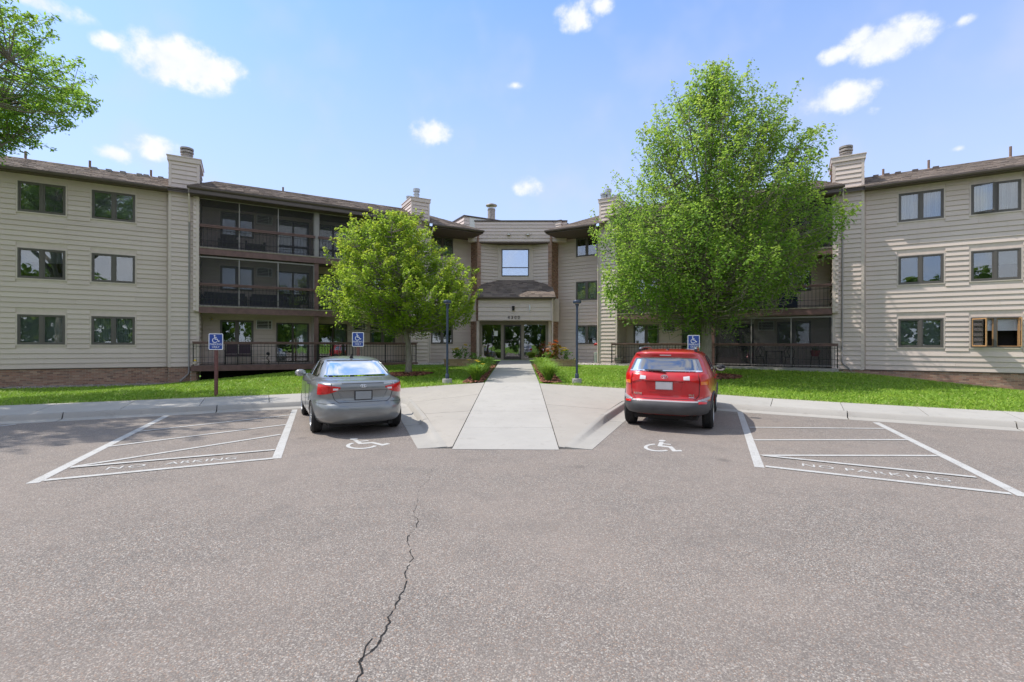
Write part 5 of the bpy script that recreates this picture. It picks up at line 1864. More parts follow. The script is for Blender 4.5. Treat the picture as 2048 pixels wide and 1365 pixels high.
def shell(grid, off, outward):
    """thin skin lifted off the body: grid[i][j] of points on the body surface"""
    nu, nv = len(grid), len(grid[0])
    m = MB(); top = []
    for i in range(nu):
        for j in range(nv):
            du = grid[min(i + 1, nu - 1)][j] - grid[max(i - 1, 0)][j]; dv = grid[i][min(j + 1, nv - 1)] - grid[i][max(j - 1, 0)]
            n = du.cross(dv)
            n = n.normalized() if n.length > 1e-9 else Vector(outward)
            if n.dot(Vector(outward)) < 0: n = -n
            top.append(grid[i][j] + n * off)
    for p in top: m.v.append(tuple(p))
    for i in range(nu):
        for j in range(nv): m.v.append(tuple(grid[i][j] - (top[i * nv + j] - grid[i][j]) * .5))
    B = nu * nv
    for i in range(nu - 1):
        for j in range(nv - 1):
            b = i * nv + j; m.f.append((b, b + nv, b + nv + 1, b + 1)); m.m.append(0)
    ring = [(i, 0) for i in range(nu - 1)] + [(nu - 1, j) for j in range(nv - 1)] + [(i, nv - 1) for i in range(nu - 1, 0, -1)] + [(0, j) for j in range(nv - 1, 0, -1)]
    for k in range(len(ring)):
        p, q = ring[k][0] * nv + ring[k][1], ring[(k + 1) % len(ring)][0] * nv + ring[(k + 1) % len(ring)][1]
        m.f.append((p, q, q + B, p + B)); m.m.append(0)
    return m


def rear_patch(car, q0, q1, zb, zt, off, nu=14, nv=8, front=False):
    """zb, zt: numbers or functions of q"""
    fz = lambda z, q: z(q) if callable(z) else z
    S = car.front if front else car.rear
    grid = []
    for i in range(nu + 1):
        q = q0 + (q1 - q0) * i / nu
        # even steps along the outline where it turns the corner
        a, b = fz(zb, q), fz(zt, q)
        grid.append([S(q, a + (b - a) * j / nv) for j in range(nv + 1)])
    return shell(grid, off, (1 if front else -1, 0, .35))


def flank_patch(car, poly_b, poly_t, x0, x1, sg, off, nu=14, nv=6):
    grid = []
    for i in range(nu + 1):
        x = x0 + (x1 - x0) * i / nu; a, b = poly_b(x), poly_t(x)
        grid.append([car.flank(x, a + (b - a) * j / nv, sg) for j in range(nv + 1)])
    return shell(grid, off, (0, sg, .2))


def seam(car, pts, r=.004, kind='rear', sg=1):
    P_ = []
    for (p, q), (p2, q2) in zip(pts, pts[1:]):
        for k in range(6):
            t = k / 6; P_.append((p + (p2 - p) * t, q + (q2 - q) * t))
    P_.append(pts[-1])
    m = MB(); m.tube([car.rear(p, q) if kind == 'rear' else car.flank(p, q, sg) for p, q in P_], r, 5)
    return m


def wheel(car_root, x, y, r, w_, spokes=5):
    m = MB()
    prof = [(r * .62, -w_ / 2 + .01), (r * .9, -w_ / 2), (r * .975, -w_ / 2 + .025)]
    for k in range(4):
        a = -w_ / 2 + .04 + k * (w_ - .08) / 4; b = a + (w_ - .08) / 4
        prof += [(r, a), (r, b - .012), (r * .972, b - .010), (r * .972, b - .002)]
    prof += [(r, w_ / 2 - .04), (r * .975, w_ / 2 - .025), (r * .9, w_ / 2), (r * .62, w_ / 2 - .01)]
    m.lathe(prof, 36, (x, y, r), 'Y')
    o = m.build('wheel', 'tyre_rubber', car_root, smooth=40)
    m = MB(); sg = 1 if y > 0 else -1
    m.lathe([(r * .66, sg * w_ * .50), (r * .62, sg * w_ * .52), (r * .60, sg * w_ * .40), (.0, sg * w_ * .30)], 30, (x, y, r), 'Y', cap=False)
    for k in range(spokes):
        a = k * 2 * math.pi / spokes
        d = Vector((math.cos(a), 0, math.sin(a))); t = Vector((-d.z, 0, d.x))
        c = Vector((x, y, r)); n0, n1 = Vector((0, sg * w_ * .34, 0)), Vector((0, sg * w_ * .47, 0))
        m.hexa([c + d * .03 - t * .04 + n0, c + d * r * .62 - t * .05 + n0, c + d * r * .62 + t * .05 + n0, c + d * .03 + t * .04 + n0,
                c + d * .03 - t * .03 + n1, c + d * r * .62 - t * .04 + n1, c + d * r * .62 + t * .04 + n1, c + d * .03 + t * .03 + n1])
    m.lathe([(.055, sg * w_ * .34), (.05, sg * w_ * .5), (.02, sg * w_ * .51)], 14, (x, y, r), 'Y')
    m.build('rim', 'alloy', o, smooth=40)
    return o


def mirror(root, x, y, z, sg, mats):
    m = MB()
    prof = []
    for k in range(9):
        a = -math.pi / 2 + math.pi * k / 8
        prof.append((max(.002, .115 * math.cos(a)), .0 + .085 * math.sin(a) * 1.1))
    m.lathe(prof, 18, (0, 0, 0), 'X')
    m.map(lambda p: (x + p[0], y + sg * (.14 + p[1] * 1.05), z + p[2] * .72))
    m.tube([(x, y - sg * .02, z - .05), (x, y + sg * .1, z - .03)], [.03, .025], 8)
    o = m.build('mirror', mats, root, smooth=60)
    m = MB(); m.lathe([(.095, 0), (.001, .0)], 18, (0, 0, 0), 'X', cap=False); m.map(lambda p: (x - .082 + p[0], y + sg * (.14 + p[1] * 1.05), z + p[2] * .70)); m.build('mirror_glass', 'mirrored_glass', o)


def surface_text(car, name, body, size, q, z, matname, root, spacing=1.0, stretch=1.15):
    p = car.rear(q, z); e = .02
    du = (car.rear(q - e, z) - car.rear(q + e, z)).normalized(); dv = (car.rear(q, z + e) - car.rear(q, z - e)).normalized()
    n = du.cross(dv).normalized(); dv = n.cross(du)
    M_ = Matrix((du, dv, n)).transposed().to_4x4(); M_.translation = p + n * .006
    text_obj(name, body, size, matname, M_, root, .003, spacing, stretch)


def seats(root, xs_, y, z, matname='seat_grey'):
    m = MB()
    for x in xs_:
        for yy in (-y, y):
            m.box(x, x + .12, yy - .24, yy + .24, .55, z); m.box(x - .02, x + .08, yy - .13, yy + .13, z, z + .2)
    m.build('seat', matname, root)


def ring_emblem(car, root, q, z, rx, rz, letter=None, bars=False):
    p = car.rear(q, z); e = .02
    du = (car.rear(q - e, z) - car.rear(q + e, z)).normalized(); dv = (car.rear(q, z + e) - car.rear(q, z - e)).normalized(); n = du.cross(dv).normalized()
    F = lambda a, b, h=.012: p + du * a + dv * b + n * h
    m = MB()
    def oval(cx, cy, ax, ay, r=.0065): m.tube([F(cx + ax * math.cos(k * math.pi / 12), cy + ay * math.sin(k * math.pi / 12)) for k in range(25)], r, 6, cap=False)
    oval(0, 0, rx, rz)
    if bars:
        oval(0, rz * .32, rx * .55, rz * .36, .005); oval(0, 0, rx * .26, rz * .95, .005)
    else:
        m.tube([F(-rx * .5, -rz * .55), F(-rx * .25, rz * .6)], .007, 6); m.tube([F(rx * .25, -rz * .6), F(rx * .5, rz * .55)], .007, 6); m.tube([F(-rx * .4, -rz * .05), F(rx * .4, rz * .1)], .006, 6)
    m.build('emblem', 'chrome', root, smooth=60)


# grey sedan
SED = Car([(.20, .34, 4.2, .78, 4), (.25, .12, 4.36, .84, 4.2), (.33, .035, 4.46, .872, 4.4), (.46, .0, 4.5, .884, 4.6), (.585, .012, 4.5, .888, 4.6), (.635, .075, 4.48, .888, 4.6), (.70, .115, 4.44, .888, 4.6),
           (.82, .115, 4.36, .887, 4.8), (.92, .105, 4.15, .882, 4.8), (.985, .12, 3.85, .872, 4.8), (1.025, .19, 3.6, .85, 4.8), (1.05, .34, 3.45, .81, 4.6), (1.075, .60, 3.3, .765, 4.5), (1.13, .74, 3.12, .735, 4.6),
           (1.24, .99, 2.86, .682, 4.6), (1.34, 1.23, 2.62, .632, 4.4), (1.40, 1.40, 2.46, .590, 4.2), (1.44, 1.56, 2.33, .53, 3.6), (1.468, 1.72, 2.2, .40, 3), (1.478, 1.85, 2.08, .22, 2.6)])
h_ = R(28)
sedan = thing('parked_car', 'grey four door sedan parked left of the entry walk, seen from behind', 'car', (-2.9, 8.98, 0), math.atan2(math.cos(h_), -math.sin(h_)))
me = SED.body([(.94, .335), (3.59, .335)]); me.materials.clear(); me.materials.append(MATS['paint_grey'])
me.polygons.foreach_set('use_smooth', [True] * len(me.polygons)); me.set_sharp_from_angle(angle=R(50))
link('body', me, sedan)
GZ = lambda z: z
rear_patch(SED, -.84, .84, 1.095, 1.385, .004, 16, 8).build('rear_window', 'car_glass', sedan, smooth=180)
rear_patch(SED, -.86, .86, 1.10, 1.385, .004, 14, 8, front=True).build('windscreen', 'car_glass', sedan, smooth=180)
m = rear_patch(SED, -.86, .86, 1.384, 1.396, .006, 16, 2); m.build('window_seal', 'black_plastic', sedan, smooth=180)
for sg in (-1, 1):
    for x0_, x1_ in ((1.05, 1.98), (2.06, 3.0)):
        tf = lambda x: min(1.385, 1.385 - max(0, 1.48 - x) * .60, 1.385 - max(0, x - 2.45) * .46)
        flank_patch(SED, lambda x: 1.085 - .0 * x, lambda x: max(tf(x), 1.10), x0_, x1_, sg, .005, 12, 6).build('side_window', 'car_glass', sedan, smooth=180)
    o = rear_patch(SED, sg * .47, sg * .885, lambda q: .895 - (abs(q) - .47) * .26 - .022 * math.sin(math.pi * (abs(q) - .47) / .415), lambda q: .935 + (abs(q) - .47) * .14, .010, 22, 6).build('tail_light', 'lens_red', sedan, smooth=60)
    rear_patch(SED, sg * .51, sg * .61, .880, .915, .014, 4, 3).build('reversing_lamp', 'lens_clear', o, smooth=60)
    m = rear_patch(SED, sg * .645, sg * .652, .83, .965, .0125, 1, 5); m.build('lamp_seam', 'black_plastic', o)
    rear_patch(SED, sg * .69, sg * .83, .835, .945, .014, 6, 4).build('lamp_bowl', 'lens_amber' if False else 'lens_red', o, smooth=60)
    flank_patch(SED, lambda x: .93, lambda x: .965, 1.25 if sg else 0, 1.43, sg, .03, 4, 2).build('door_handle', 'paint_grey', sedan, smooth=60)
    flank_patch(SED, lambda x: .93, lambda x: .965, 2.2, 2.38, sg, .03, 4, 2).build('door_handle', 'paint_grey', sedan, smooth=60)
    for xs_2 in ((1.08, .5, 2.02),):
        seam(SED, [(2.03, .34), (2.03, 1.08)], .004, 'flank', sg).build('door_seam', 'black_plastic', sedan)
        seam(SED, [(1.30, .6), (1.12, .82), (1.06, 1.08)], .004, 'flank', sg).build('door_seam', 'black_plastic', sedan)
    mirror(sedan, 2.83, sg * .80, 1.08, sg, 'paint_grey')
for wx in (.94, 3.59):
    for sg in (-1, 1): wheel(sedan, wx, sg * .765, .315, .20)
seam(SED, [(-.655, 1.0), (-.635, .84), (-.58, .70), (-.50, .648), (.50, .648), (.58, .70), (.635, .84), (.655, 1.0)], .0055).build('boot_seam', 'black_plastic', sedan)
seam(SED, [(-.92, .628), (-.72, .628), (-.58, .640)], .004).build('bumper_seam', 'black_plastic', sedan); seam(SED, [(.92, .628), (.72, .628), (.58, .640)], .004).build('bumper_seam', 'black_plastic', sedan)
seam(SED, [(-.52, .872), (-.47, .78), (-.40, .690), (.40, .690), (.47, .78), (.52, .872)], .006).build('plate_recess_edge', 'paint_grey', sedan, smooth=60)
rear_patch(SED, -.50, .50, .864, .872, .012, 14, 1).build('recess_shadow_gap', 'black_plastic', sedan)
rear_patch(SED, -.50, .50, .872, .905, .022, 14, 3).build('boot_grip', 'paint_grey', sedan, smooth=60)
p = SED.rear(0, .77); m = MB(); m.box(p.x - .022, p.x + .01, -.165, .165, .688, .862); o = m.build('license_plate', 'black_plastic', sedan)
m = MB(); m.box(p.x - .026, p.x - .02, -.145, .145, .70, .85); m.build('plate_face', 'plate_grey', o)
rear_patch(SED, -.45, .45, .995, 1.012, .012, 12, 2).build('boot_lip', 'paint_grey', sedan, smooth=60)
ring_emblem(SED, sedan, 0, .945, .052, .028)
surface_text(SED, 'badge', 'ELANTRA', .042, -.56, .968, 'chrome', sedan, 1.1)
m = MB(); m.tube([(1.58, 0, 1.44), (1.56, 0, 1.50), (1.50, 0, 1.525)], [.045, .02, .006], 8); m.build('antenna', 'black_plastic', sedan, smooth=60)
m = MB(); m.box(.3, 4.1, -.6, .6, .17, .3); m.build('underbody', 'underbody', sedan)
m = MB(); m.tube([(.24, -.52, .20), (.5, -.52, .20)], .026, 10); m.build('exhaust', 'underbody', sedan, smooth=60)
seats(sedan, (1.15, 2.1), .36, 1.08)

# red suv
SUV = Car([(.30, .34, 4.2, .80, 4), (.35, .10, 4.36, .86, 4.2), (.42, .02, 4.48, .895, 4.4), (.54, .0, 4.54, .912, 4.6), (.60, .03, 4.56, .918, 4.6), (.63, .10, 4.56, .918, 4.8), (.72, .135, 4.54, .918, 5),
           (.86, .125, 4.46, .918, 5), (1.0, .125, 4.3, .915, 5), (1.08, .135, 4.0, .908, 5), (1.14, .165, 3.55, .895, 5), (1.19, .215, 3.3, .875, 5), (1.28, .275, 3.05, .838, 5), (1.40, .345, 2.78, .785, 5), (1.49, .39, 2.58, .735, 4.8),
           (1.535, .36, 2.48, .705, 4.6), (1.575, .33, 2.38, .67, 4.4), (1.61, .40, 2.26, .62, 4), (1.635, .6, 2.12, .54, 3.6), (1.652, .85, 1.95, .40, 3), (1.66, 1.1, 1.75, .22, 2.6)])
h_ = R(-23.5)
suv = thing('parked_car', 'red compact suv with silver roof rails parked right of the entry walk', 'car', (2.88, 9.57, 0), math.atan2(math.cos(h_), -math.sin(h_)))
me = SUV.body([(.97, .385), (3.63, .385)]); me.materials.clear(); me.materials.append(MATS['paint_red'])
me.polygons.foreach_set('use_smooth', [True] * len(me.polygons)); me.set_sharp_from_angle(angle=R(50))
link('body', me, suv)
rear_patch(SUV, -.82, .82, lambda q: 1.195 + .02 * q * q, lambda q: 1.49 - .035 * q * q, .005, 18, 8).build('rear_window', 'car_glass', suv, smooth=180)
rear_patch(SUV, -.86, .86, 1.22, 1.53, .004, 14, 8, front=True).build('windscreen', 'car_glass', suv, smooth=180)
for sg in (-1, 1):
    for x0_, x1_ in ((.85, 1.30), (1.36, 2.02), (2.08, 2.95)):
        tf = lambda x: min(1.52, 1.52 - max(0, .95 - x) * .9, 1.52 - max(0, x - 2.42) * .60)
        flank_patch(SUV, lambda x: 1.20, lambda x: max(1.215, tf(x)), x0_, x1_, sg, .005, 10, 6).build('side_window', 'car_glass', suv, smooth=180)
    o = rear_patch(SUV, sg * .725, sg * .885, lambda q: .945, lambda q: 1.16, .012, 14, 6).build('tail_light', 'lens_red', suv, smooth=60)
    rear_patch(SUV, sg * .74, sg * .865, .955, 1.02, .016, 6, 3).build('turn_signal', 'lens_amber', o, smooth=60)
    o = rear_patch(SUV, sg * .53, sg * .705, lambda q: 1.035 - (abs(q) - .53) * .3, lambda q: 1.135, .012, 8, 4).build('tail_light', 'lens_red', suv, smooth=60)
    rear_patch(SUV, sg * .40, sg * .53, lambda q: 1.045, lambda q: 1.125 - (.53 - abs(q)) * .12, .012, 5, 4).build('reversing_lamp', 'lens_clear', o, smooth=60)
    rear_patch(SUV, sg * .70, sg * .84, .575, .61, .030, 8, 2).build('reflector', 'lens_red', suv, smooth=60)
    rear_patch(SUV, sg * .68, sg * .90, lambda q: .615 + .05 * max(0, abs(q) - .7) / .2, lambda q: .655 + .06 * max(0, abs(q) - .7) / .2, .026, 12, 3).build('bumper_trim', 'silver_plastic', suv, smooth=60)
    flank_patch(SUV, lambda x: .42, lambda x: .52, 1.4, 3.2, sg, .012, 14, 2).build('sill_cladding', 'grey_plastic', suv, smooth=60)
    for wx in (.97, 3.63):   # arch lips
        m = MB(); m.tube([SUV.flank(wx + .415 * math.cos(a_), max(.44, .355 + .415 * math.sin(a_)), sg) for a_ in np.linspace(.2, math.pi - .2, 15)], .028, 6); m.build('wheel_arch', 'grey_plastic', suv, smooth=60)
    seam(SUV, [(2.05, .52), (2.05, 1.2)], .004, 'flank', sg).build('door_seam', 'black_plastic', suv)
    seam(SUV, [(1.36, .8), (1.10, 1.0), (1.02, 1.2)], .004, 'flank', sg).build('door_seam', 'black_plastic', suv)
    flank_patch(SUV, lambda x: 1.04, lambda x: 1.075, 1.2, 1.4, sg, .03, 4, 2).build('door_handle', 'paint_red', suv, smooth=60)
    flank_patch(SUV, lambda x: 1.04, lambda x: 1.075, 2.2, 2.4, sg, .03, 4, 2).build('door_handle', 'paint_red', suv, smooth=60)
    mirror(suv, 2.78, sg * .86, 1.20, sg, 'black_plastic')
    rp = [(.62, .565, 1.615), (.70, .56, 1.675), (1.2, .555, 1.70), (1.8, .545, 1.70), (2.1, .535, 1.67), (2.2, .53, 1.63)]
    m = MB(); m.tube([(x, sg * y, z) for x, y, z in rp], [.03, .026, .02, .02, .026, .03], 8); m.build('roof_rail', 'alloy', suv, smooth=60)
    m = MB(); m.box(.60, .70, sg * .565 - .028, sg * .565 + .028, 1.60, 1.665); m.build('rail_foot', 'black_plastic', suv)
for wx in (.97, 3.63):
    for sg in (-1, 1): wheel(suv, wx, sg * .79, .352, .215)
rear_patch(SUV, -.915, .915, lambda q: .37, lambda q: .60 + .05 * abs(q) ** 8, .018, 40, 6).build('bumper', 'grey_plastic', suv, smooth=60)
rear_patch(SUV, -.86, .86, lambda q: .604, lambda q: .628, .012, 24, 2).build('bumper_step', 'silver_plastic', suv, smooth=60)
seam(SUV, [(-.715, 1.17), (-.72, .86), (-.71, .74), (-.64, .665), (.64, .665), (.71, .74), (.72, .86), (.715, 1.17)], .0055).build('tailgate_seam', 'black_plastic', suv)
rear_patch(SUV, -.88, .88, lambda q: 1.545, lambda q: 1.572, .02, 18, 3).build('spoiler', 'paint_red', suv, smooth=60)
rear_patch(SUV, -.16, .16, 1.542, 1.556, .028, 6, 2).build('brake_light', 'lens_clear', suv)
rear_patch(SUV, -.42, .42, lambda q: 1.018, lambda q: 1.045, .034, 14, 2).build('tailgate_garnish', 'paint_red', suv, smooth=60)
m = rear_patch(SUV, -.41, .41, lambda q: 1.010, lambda q: 1.018, .020, 14, 1); m.build('garnish_shadow_gap', 'black_plastic', suv)
seam(SUV, [(-.40, 1.01), (-.36, .86), (-.33, .815), (.33, .815), (.36, .86), (.40, 1.01)], .006).build('plate_recess_edge', 'paint_red', suv, smooth=60)
p = SUV.rear(0, .92); m = MB(); m.box(p.x - .024, p.x + .01, -.165, .165, .848, 1.005); o = m.build('license_plate', 'silver_plastic', suv)
m = MB(); m.box(p.x - .028, p.x - .022, -.15, .15, .86, .993); m.build('plate_face', 'plate_pale', o)
ring_emblem(SUV, suv, 0, 1.10, .062, .042, bars=True)
surface_text(SUV, 'badge', 'RAV4', .062, .57, .735, 'chrome', suv, 1.0, 1.2)
surface_text(SUV, 'badge', 'XLE', .05, -.56, .735, 'chrome', suv, 1.0, 1.25); surface_text(SUV, 'badge', 'AWD', .032, -.56, .695, 'chrome', suv, 1.0, 1.3)
m = MB(); a_ = SUV.rear(-.02, 1.20); b_ = SUV.rear(.42, 1.225); m.tube([a_ + Vector((-.03, 0, 0)), (a_ + b_) / 2 + Vector((-.035, 0, .02)), b_ + Vector((-.025, 0, .01))], [.018, .012, .008], 6)
m.tube([SUV.rear(.05, 1.235) + Vector((-.02, 0, 0)), SUV.rear(.46, 1.24) + Vector((-.02, 0, 0))], .007, 5); m.build('wiper', 'black_plastic', suv, smooth=60)
m = MB(); m.lathe([(.035, 1.64), (.025, 1.665)], 12, (.72, 0, 0)); m.tube([(.72, 0, 1.66), (.60, 0, 1.80)], [.006, .004], 5); m.build('antenna', 'black_plastic', suv, smooth=60)
m = MB(); m.box(.3, 4.1, -.62, .62, .24, .36); m.box(.4, .62, -.25, .35, .2, .3); m.tube([(.22, -.5, .30), (.6, -.5, .30)], .035, 10); m.build('underbody', 'underbody', suv)
m = MB(); m.tube([(.9, -.75, .35), (.9, .75, .35)], .045, 8); m.tube([(.55, -.12, .33), (.6, -.12, .20)], .03, 8); m.build('axle', 'galvanized', suv, smooth=60)
seats(suv, (1.25, 2.2), .38, 1.2)

# ------------------------------------------------------------------ street furniture
for (x, y, lab) in ((-2.42, 16.2, 'slim dark blue lamp post left of the entry walk, half under the small maple'), (1.98, 16.3, 'slim dark blue lamp post standing clear right of the entry walk')):
    z = ground(x, y)
    t_ = thing('lamp_post', lab, 'lamp post', (x, y, z), group='lamp posts beside the entry walk')
    m = MB(); m.lathe([(.165, -.2), (.165, .10), (.155, .13), (.03, .135)], 20); m.build('footing', 'curb_concrete', t_, smooth=40)
    m = MB(); m.lathe([(.065, .13), (.065, .28), (.05, .30), (.039, .30), (.039, 2.66)], 16); m.build('pole', 'lamp_blue', t_, smooth=40)
    m = MB(); m.lathe([(.05, 2.60), (.062, 2.62), (.062, 2.68), (.128, 2.685), (.138, 2.70), (.138, 2.755), (.12, 2.785), (.03, 2.80)], 22); m.build('lamp_head', 'lamp_blue', t_, smooth=40)
    m = MB(); m.lathe([(.10, 2.672), (.10, 2.684)], 20); m.build('lens', 'stone_pale', t_)


def parking_sign(x, y, rz, label, lean=0.0, top=2.02):
    z = ground(x, y)
    t_ = thing('parking_sign', label, 'sign', (x, y, z), rz, group='accessible parking signs')
    hgt = top - z
    m = MB()
    m.hexa([(-.028, -.02, -.2), (.028, -.02, -.2), (.028, .0, -.2), (-.028, .0, -.2), (-.028, -.02, hgt), (.028, -.02, hgt), (.028, .0, hgt), (-.028, .0, hgt)])
    m.box(-.05, -.028, -.004, .018, -.2, hgt); m.box(.028, .05, -.004, .018, -.2, hgt)
    m.build('post', 'post_red', t_)
    W_, H_ = .39, .485
    def rrect(w_, h_, r, y0, y1, mm):
        pts = []
        for cx, cz, a0 in ((w_ / 2 - r, h_ / 2 - r, 0), (-w_ / 2 + r, h_ / 2 - r, 90), (-w_ / 2 + r, -h_ / 2 + r, 180), (w_ / 2 - r, -h_ / 2 + r, 270)):
            for k in range(5): a = R(a0 + k * 22.5); pts.append((cx + r * math.cos(a), cz + r * math.sin(a)))
        n = len(pts); b = len(mm.v)
        for yy in (y0, y1): mm.v += [(px, yy, pz + hgt - H_ / 2 + .005) for px, pz in pts]
        mm.f.append(tuple(range(b, b + n))); mm.m.append(0); mm.f.append(tuple(range(b + n, b + 2 * n))[::-1]); mm.m.append(0)
        for k in range(n): mm.f.append((b + k, b + n + k, b + n + (k + 1) % n, b + (k + 1) % n)); mm.m.append(0)
    m = MB(); rrect(W_, H_, .035, -.027, -.023, m); pl = m.build('sign_plate', 'sign_white', t_)
    m = MB(); rrect(W_ - .045, H_ - .045, .022, -.0295, -.027, m); m.build('sign_field', 'sign_blue', pl)
    m = MB(); c = hgt - H_ / 2 + .005
    isa_shape(m, lambda p, k: Vector(((p.x - .5) * .235, -.0315 - k * .0004, c - .03 + p.y * .235)), 1)
    m.build('wheelchair_symbol', 'sign_white', pl)
    for txt, zz in (('PARKING', -.105), ('ONLY', -.185)):
        M_ = Matrix.Translation((0, -.0315, c + zz)) @ Matrix.Rotation(R(90), 4, 'X')
        text_obj('lettering', txt, .088, 'sign_white', M_, pl, .0008, 1.0, .88)
    m = MB()
    for zz in (.19, -.2): m.lathe([(.010, -.034), (.008, -.03)], 8, (0, 0, c + zz), 'Y')
    m.build('bolt', 'galvanized', pl)
    return t_


parking_sign(-8.95, 14.05, R(12), 'blue accessible parking sign on a dark red post, farthest left on the lawn', top=2.04)
parking_sign(-5.42, 16.1, R(5), 'blue accessible parking sign on a post behind the grey sedan', top=2.14)
parking_sign(5.88, 16.2, R(-8), 'blue accessible parking sign on a post behind the red SUV', top=2.08)

# utility pedestal by the right inner chimney
PR, PL = Wing(1), Wing(-1)
p = PR(5.45, -.35, 0); z = ground(p[0], p[1])
t_ = thing('utility_pedestal', 'pale green round utility pedestal standing at the siding right of the entry', 'utility box', (p[0], p[1], z - .05))
m = MB(); m.lathe([(.20, 0), (.20, .62), (.19, .66), (.06, .69)], 14); m.build('housing', 'pedestal_green', t_, smooth=40)
m = MB(); m.lathe([(.205, .50), (.205, .53)], 14); m.lathe([(.23, 0), (.23, .06)], 14); m.build('band', 'curb_concrete', t_, smooth=40)
p = PR(5.3, -.9, 0)
t_ = thing('hose_reel', 'small red hose holder fixed low on the siding above the pedestal', 'hose', (p[0], p[1], 1.75)); t_.rotation_euler.z = R(-30)
m = MB(); m.tube([(-.2, -.1, 0), (-.1, -.16, .05), (.1, -.16, .04), (.22, -.1, -.02)], [.05, .07, .06, .04], 8); m.build('hose', 'petal_red', t_, smooth=60)
m = MB(); m.box(-.03, .03, -.1, .1, -.06, 0); m.build('bracket', 'black_metal', t_)
# garden ornament by the door
t_ = thing('garden_ornament', 'pale stone ornament with a slender bird on a domed base beside the entry glass', 'ornament', (-2.05, 27.6, .72))
m = MB(); m.lathe([(.22, -.05), (.22, .24), (.19, .33), (.08, .38), (.02, .385)], 18); m.build('base', 'stone_pale', t_, smooth=60)
m = MB(); m.tube([(0, 0, .36), (.0, 0, .55), (-.01, 0, .75), (0, -.01, .9), (.04, -.03, .98), (.10, -.06, .99), (.16, -.1, .97)], [.06, .05, .06, .07, .075, .055, .012], 10); m.build('bird', 'stone_pale', t_, smooth=60)


# ------------------------------------------------------------------ things on the balconies
def on(P, sd, s, n, z, name, label, cat, group=None):
    p = P(s, n, z)
    return thing(name, label, cat, p, R(30) if sd < 0 else R(-30), group=group)


def armchair(t_, w_=.72, mat_='navy_cloth', back=.82):
    m = MB(); m.box(-w_ / 2 + .1, w_ / 2 - .1, -.36, .3, .12, .42); m.build('seat', mat_, t_)
    m = MB(); m.hexa([(-w_ / 2 + .06, .24, .3), (w_ / 2 - .06, .24, .3), (w_ / 2 - .06, .40, .3), (-w_ / 2 + .06, .40, .3), (-w_ / 2 + .08, .34, back), (w_ / 2 - .08, .34, back), (w_ / 2 - .08, .46, back), (-w_ / 2 + .08, .46, back)]); m.build('backrest', mat_, t_)
    for sg in (-1, 1):
        m = MB(); m.box(sg * (w_ / 2 - .05) - .05, sg * (w_ / 2 - .05) + .05, -.36, .36, .08, .60); m.build('armrest', mat_, t_)
        for yy in (-.3, .3):
            m = MB(); m.box(sg * (w_ / 2 - .08) - .025, sg * (w_ / 2 - .08) + .025, yy - .025, yy + .025, 0, .1); m.build('leg', 'black_metal', t_)


t_ = on(PL, -1, 15.9, -.55, 3.46, 'sofa', 'long navy blue sofa on the middle left balcony nearest the tall chimney', 'sofa'); armchair(t_, 1.9, 'navy_cloth', .80)
t_ = on(PL, -1, 13.95, -.55, 3.46, 'sofa', 'second navy blue sofa on the middle left balcony, under the air conditioner', 'sofa'); armchair(t_, 1.75, 'navy_cloth', .80)
for s, lab in ((15.15, 'navy balcony armchair nearest the right chimney'), (13.85, 'navy balcony armchair between the other two, right of the white sign'), (12.55, 'navy balcony armchair left of the upright white sign')):
    t_ = on(PR, 1, s, -.45, 3.46, 'armchair', lab, 'chair', 'navy chairs on the right balcony'); armchair(t_, .78, 'navy_cloth', .98)


def bistro_chair(t_, matname='black_metal'):
    m = MB(); m.lathe([(.20, .43), (.20, .46)], 16); m.build('seat', 'cushion_plum', t_)
    m = MB(); m.tube([(-.18, .18, .45), (-.2, .22, .75), (-.1, .25, .95), (.1, .25, .95), (.2, .22, .75), (.18, .18, .45)], .014, 6); m.tube([(0, .19, .46), (-.08, .22, .7), (0, .25, .93)], .01, 5); m.tube([(0, .19, .46), (.08, .22, .7), (0, .25, .93)], .01, 5); m.build('backrest', matname, t_, smooth=60)
    for sx, sy in ((-1, -1), (1, -1), (-1, 1), (1, 1)):
        m = MB(); m.tube([(sx * .15, sy * .15, .44), (sx * .19, sy * .19, 0)], .013, 6); m.build('leg', matname, t_, smooth=60)


for i, (s, lab) in enumerate(((13.95, 'wire bistro chair behind the screen, left of the small table'), (15.2, 'wire bistro chair behind the screen, right of the small table'))):
    t_ = on(PR, 1, s, -.2, .74, 'bistro_chair', lab, 'chair', 'bistro chairs on the screened patio'); bistro_chair(t_)
t_ = on(PR, 1, 14.55, -.35, .74, 'patio_table', 'small square table with a cloth between the bistro chairs', 'table')
m = MB(); m.box(-.38, .38, -.38, .38, .70, .74); m.build('tabletop', 'wicker_dark', t_)
for sx, sy in ((-1, -1), (1, -1), (-1, 1), (1, 1)):
    m = MB(); m.box(sx * .33 - .025, sx * .33 + .025, sy * .33 - .025, sy * .33 + .025, 0, .7); m.build('leg', 'wicker_dark', t_)
t_ = on(PR, 1, 16.25, -.2, .74, 'plant_stand', 'wire plant stand with a clay pot at the right end of the screened patio', 'plant stand')
m = MB()
for k in range(4): a_ = k * math.pi / 2 + .78; m.tube([(.2 * math.cos(a_), .2 * math.sin(a_), .5), (.26 * math.cos(a_), .26 * math.sin(a_), 0)], .012, 5)
m.build('frame', 'black_metal', t_)
m = MB(); m.lathe([(.14, .5), (.2, .74), (.21, .78)], 16); m.build('pot', 'petal_red', t_, smooth=40)
rg = np.random.default_rng(31); V, F, yg = blade_plant(rg, 40, .4, .35, .015, .5); V[:, 2] += .75; link('leaves', np_mesh('leaves', V, F, 'garden_leaves', yg), t_)
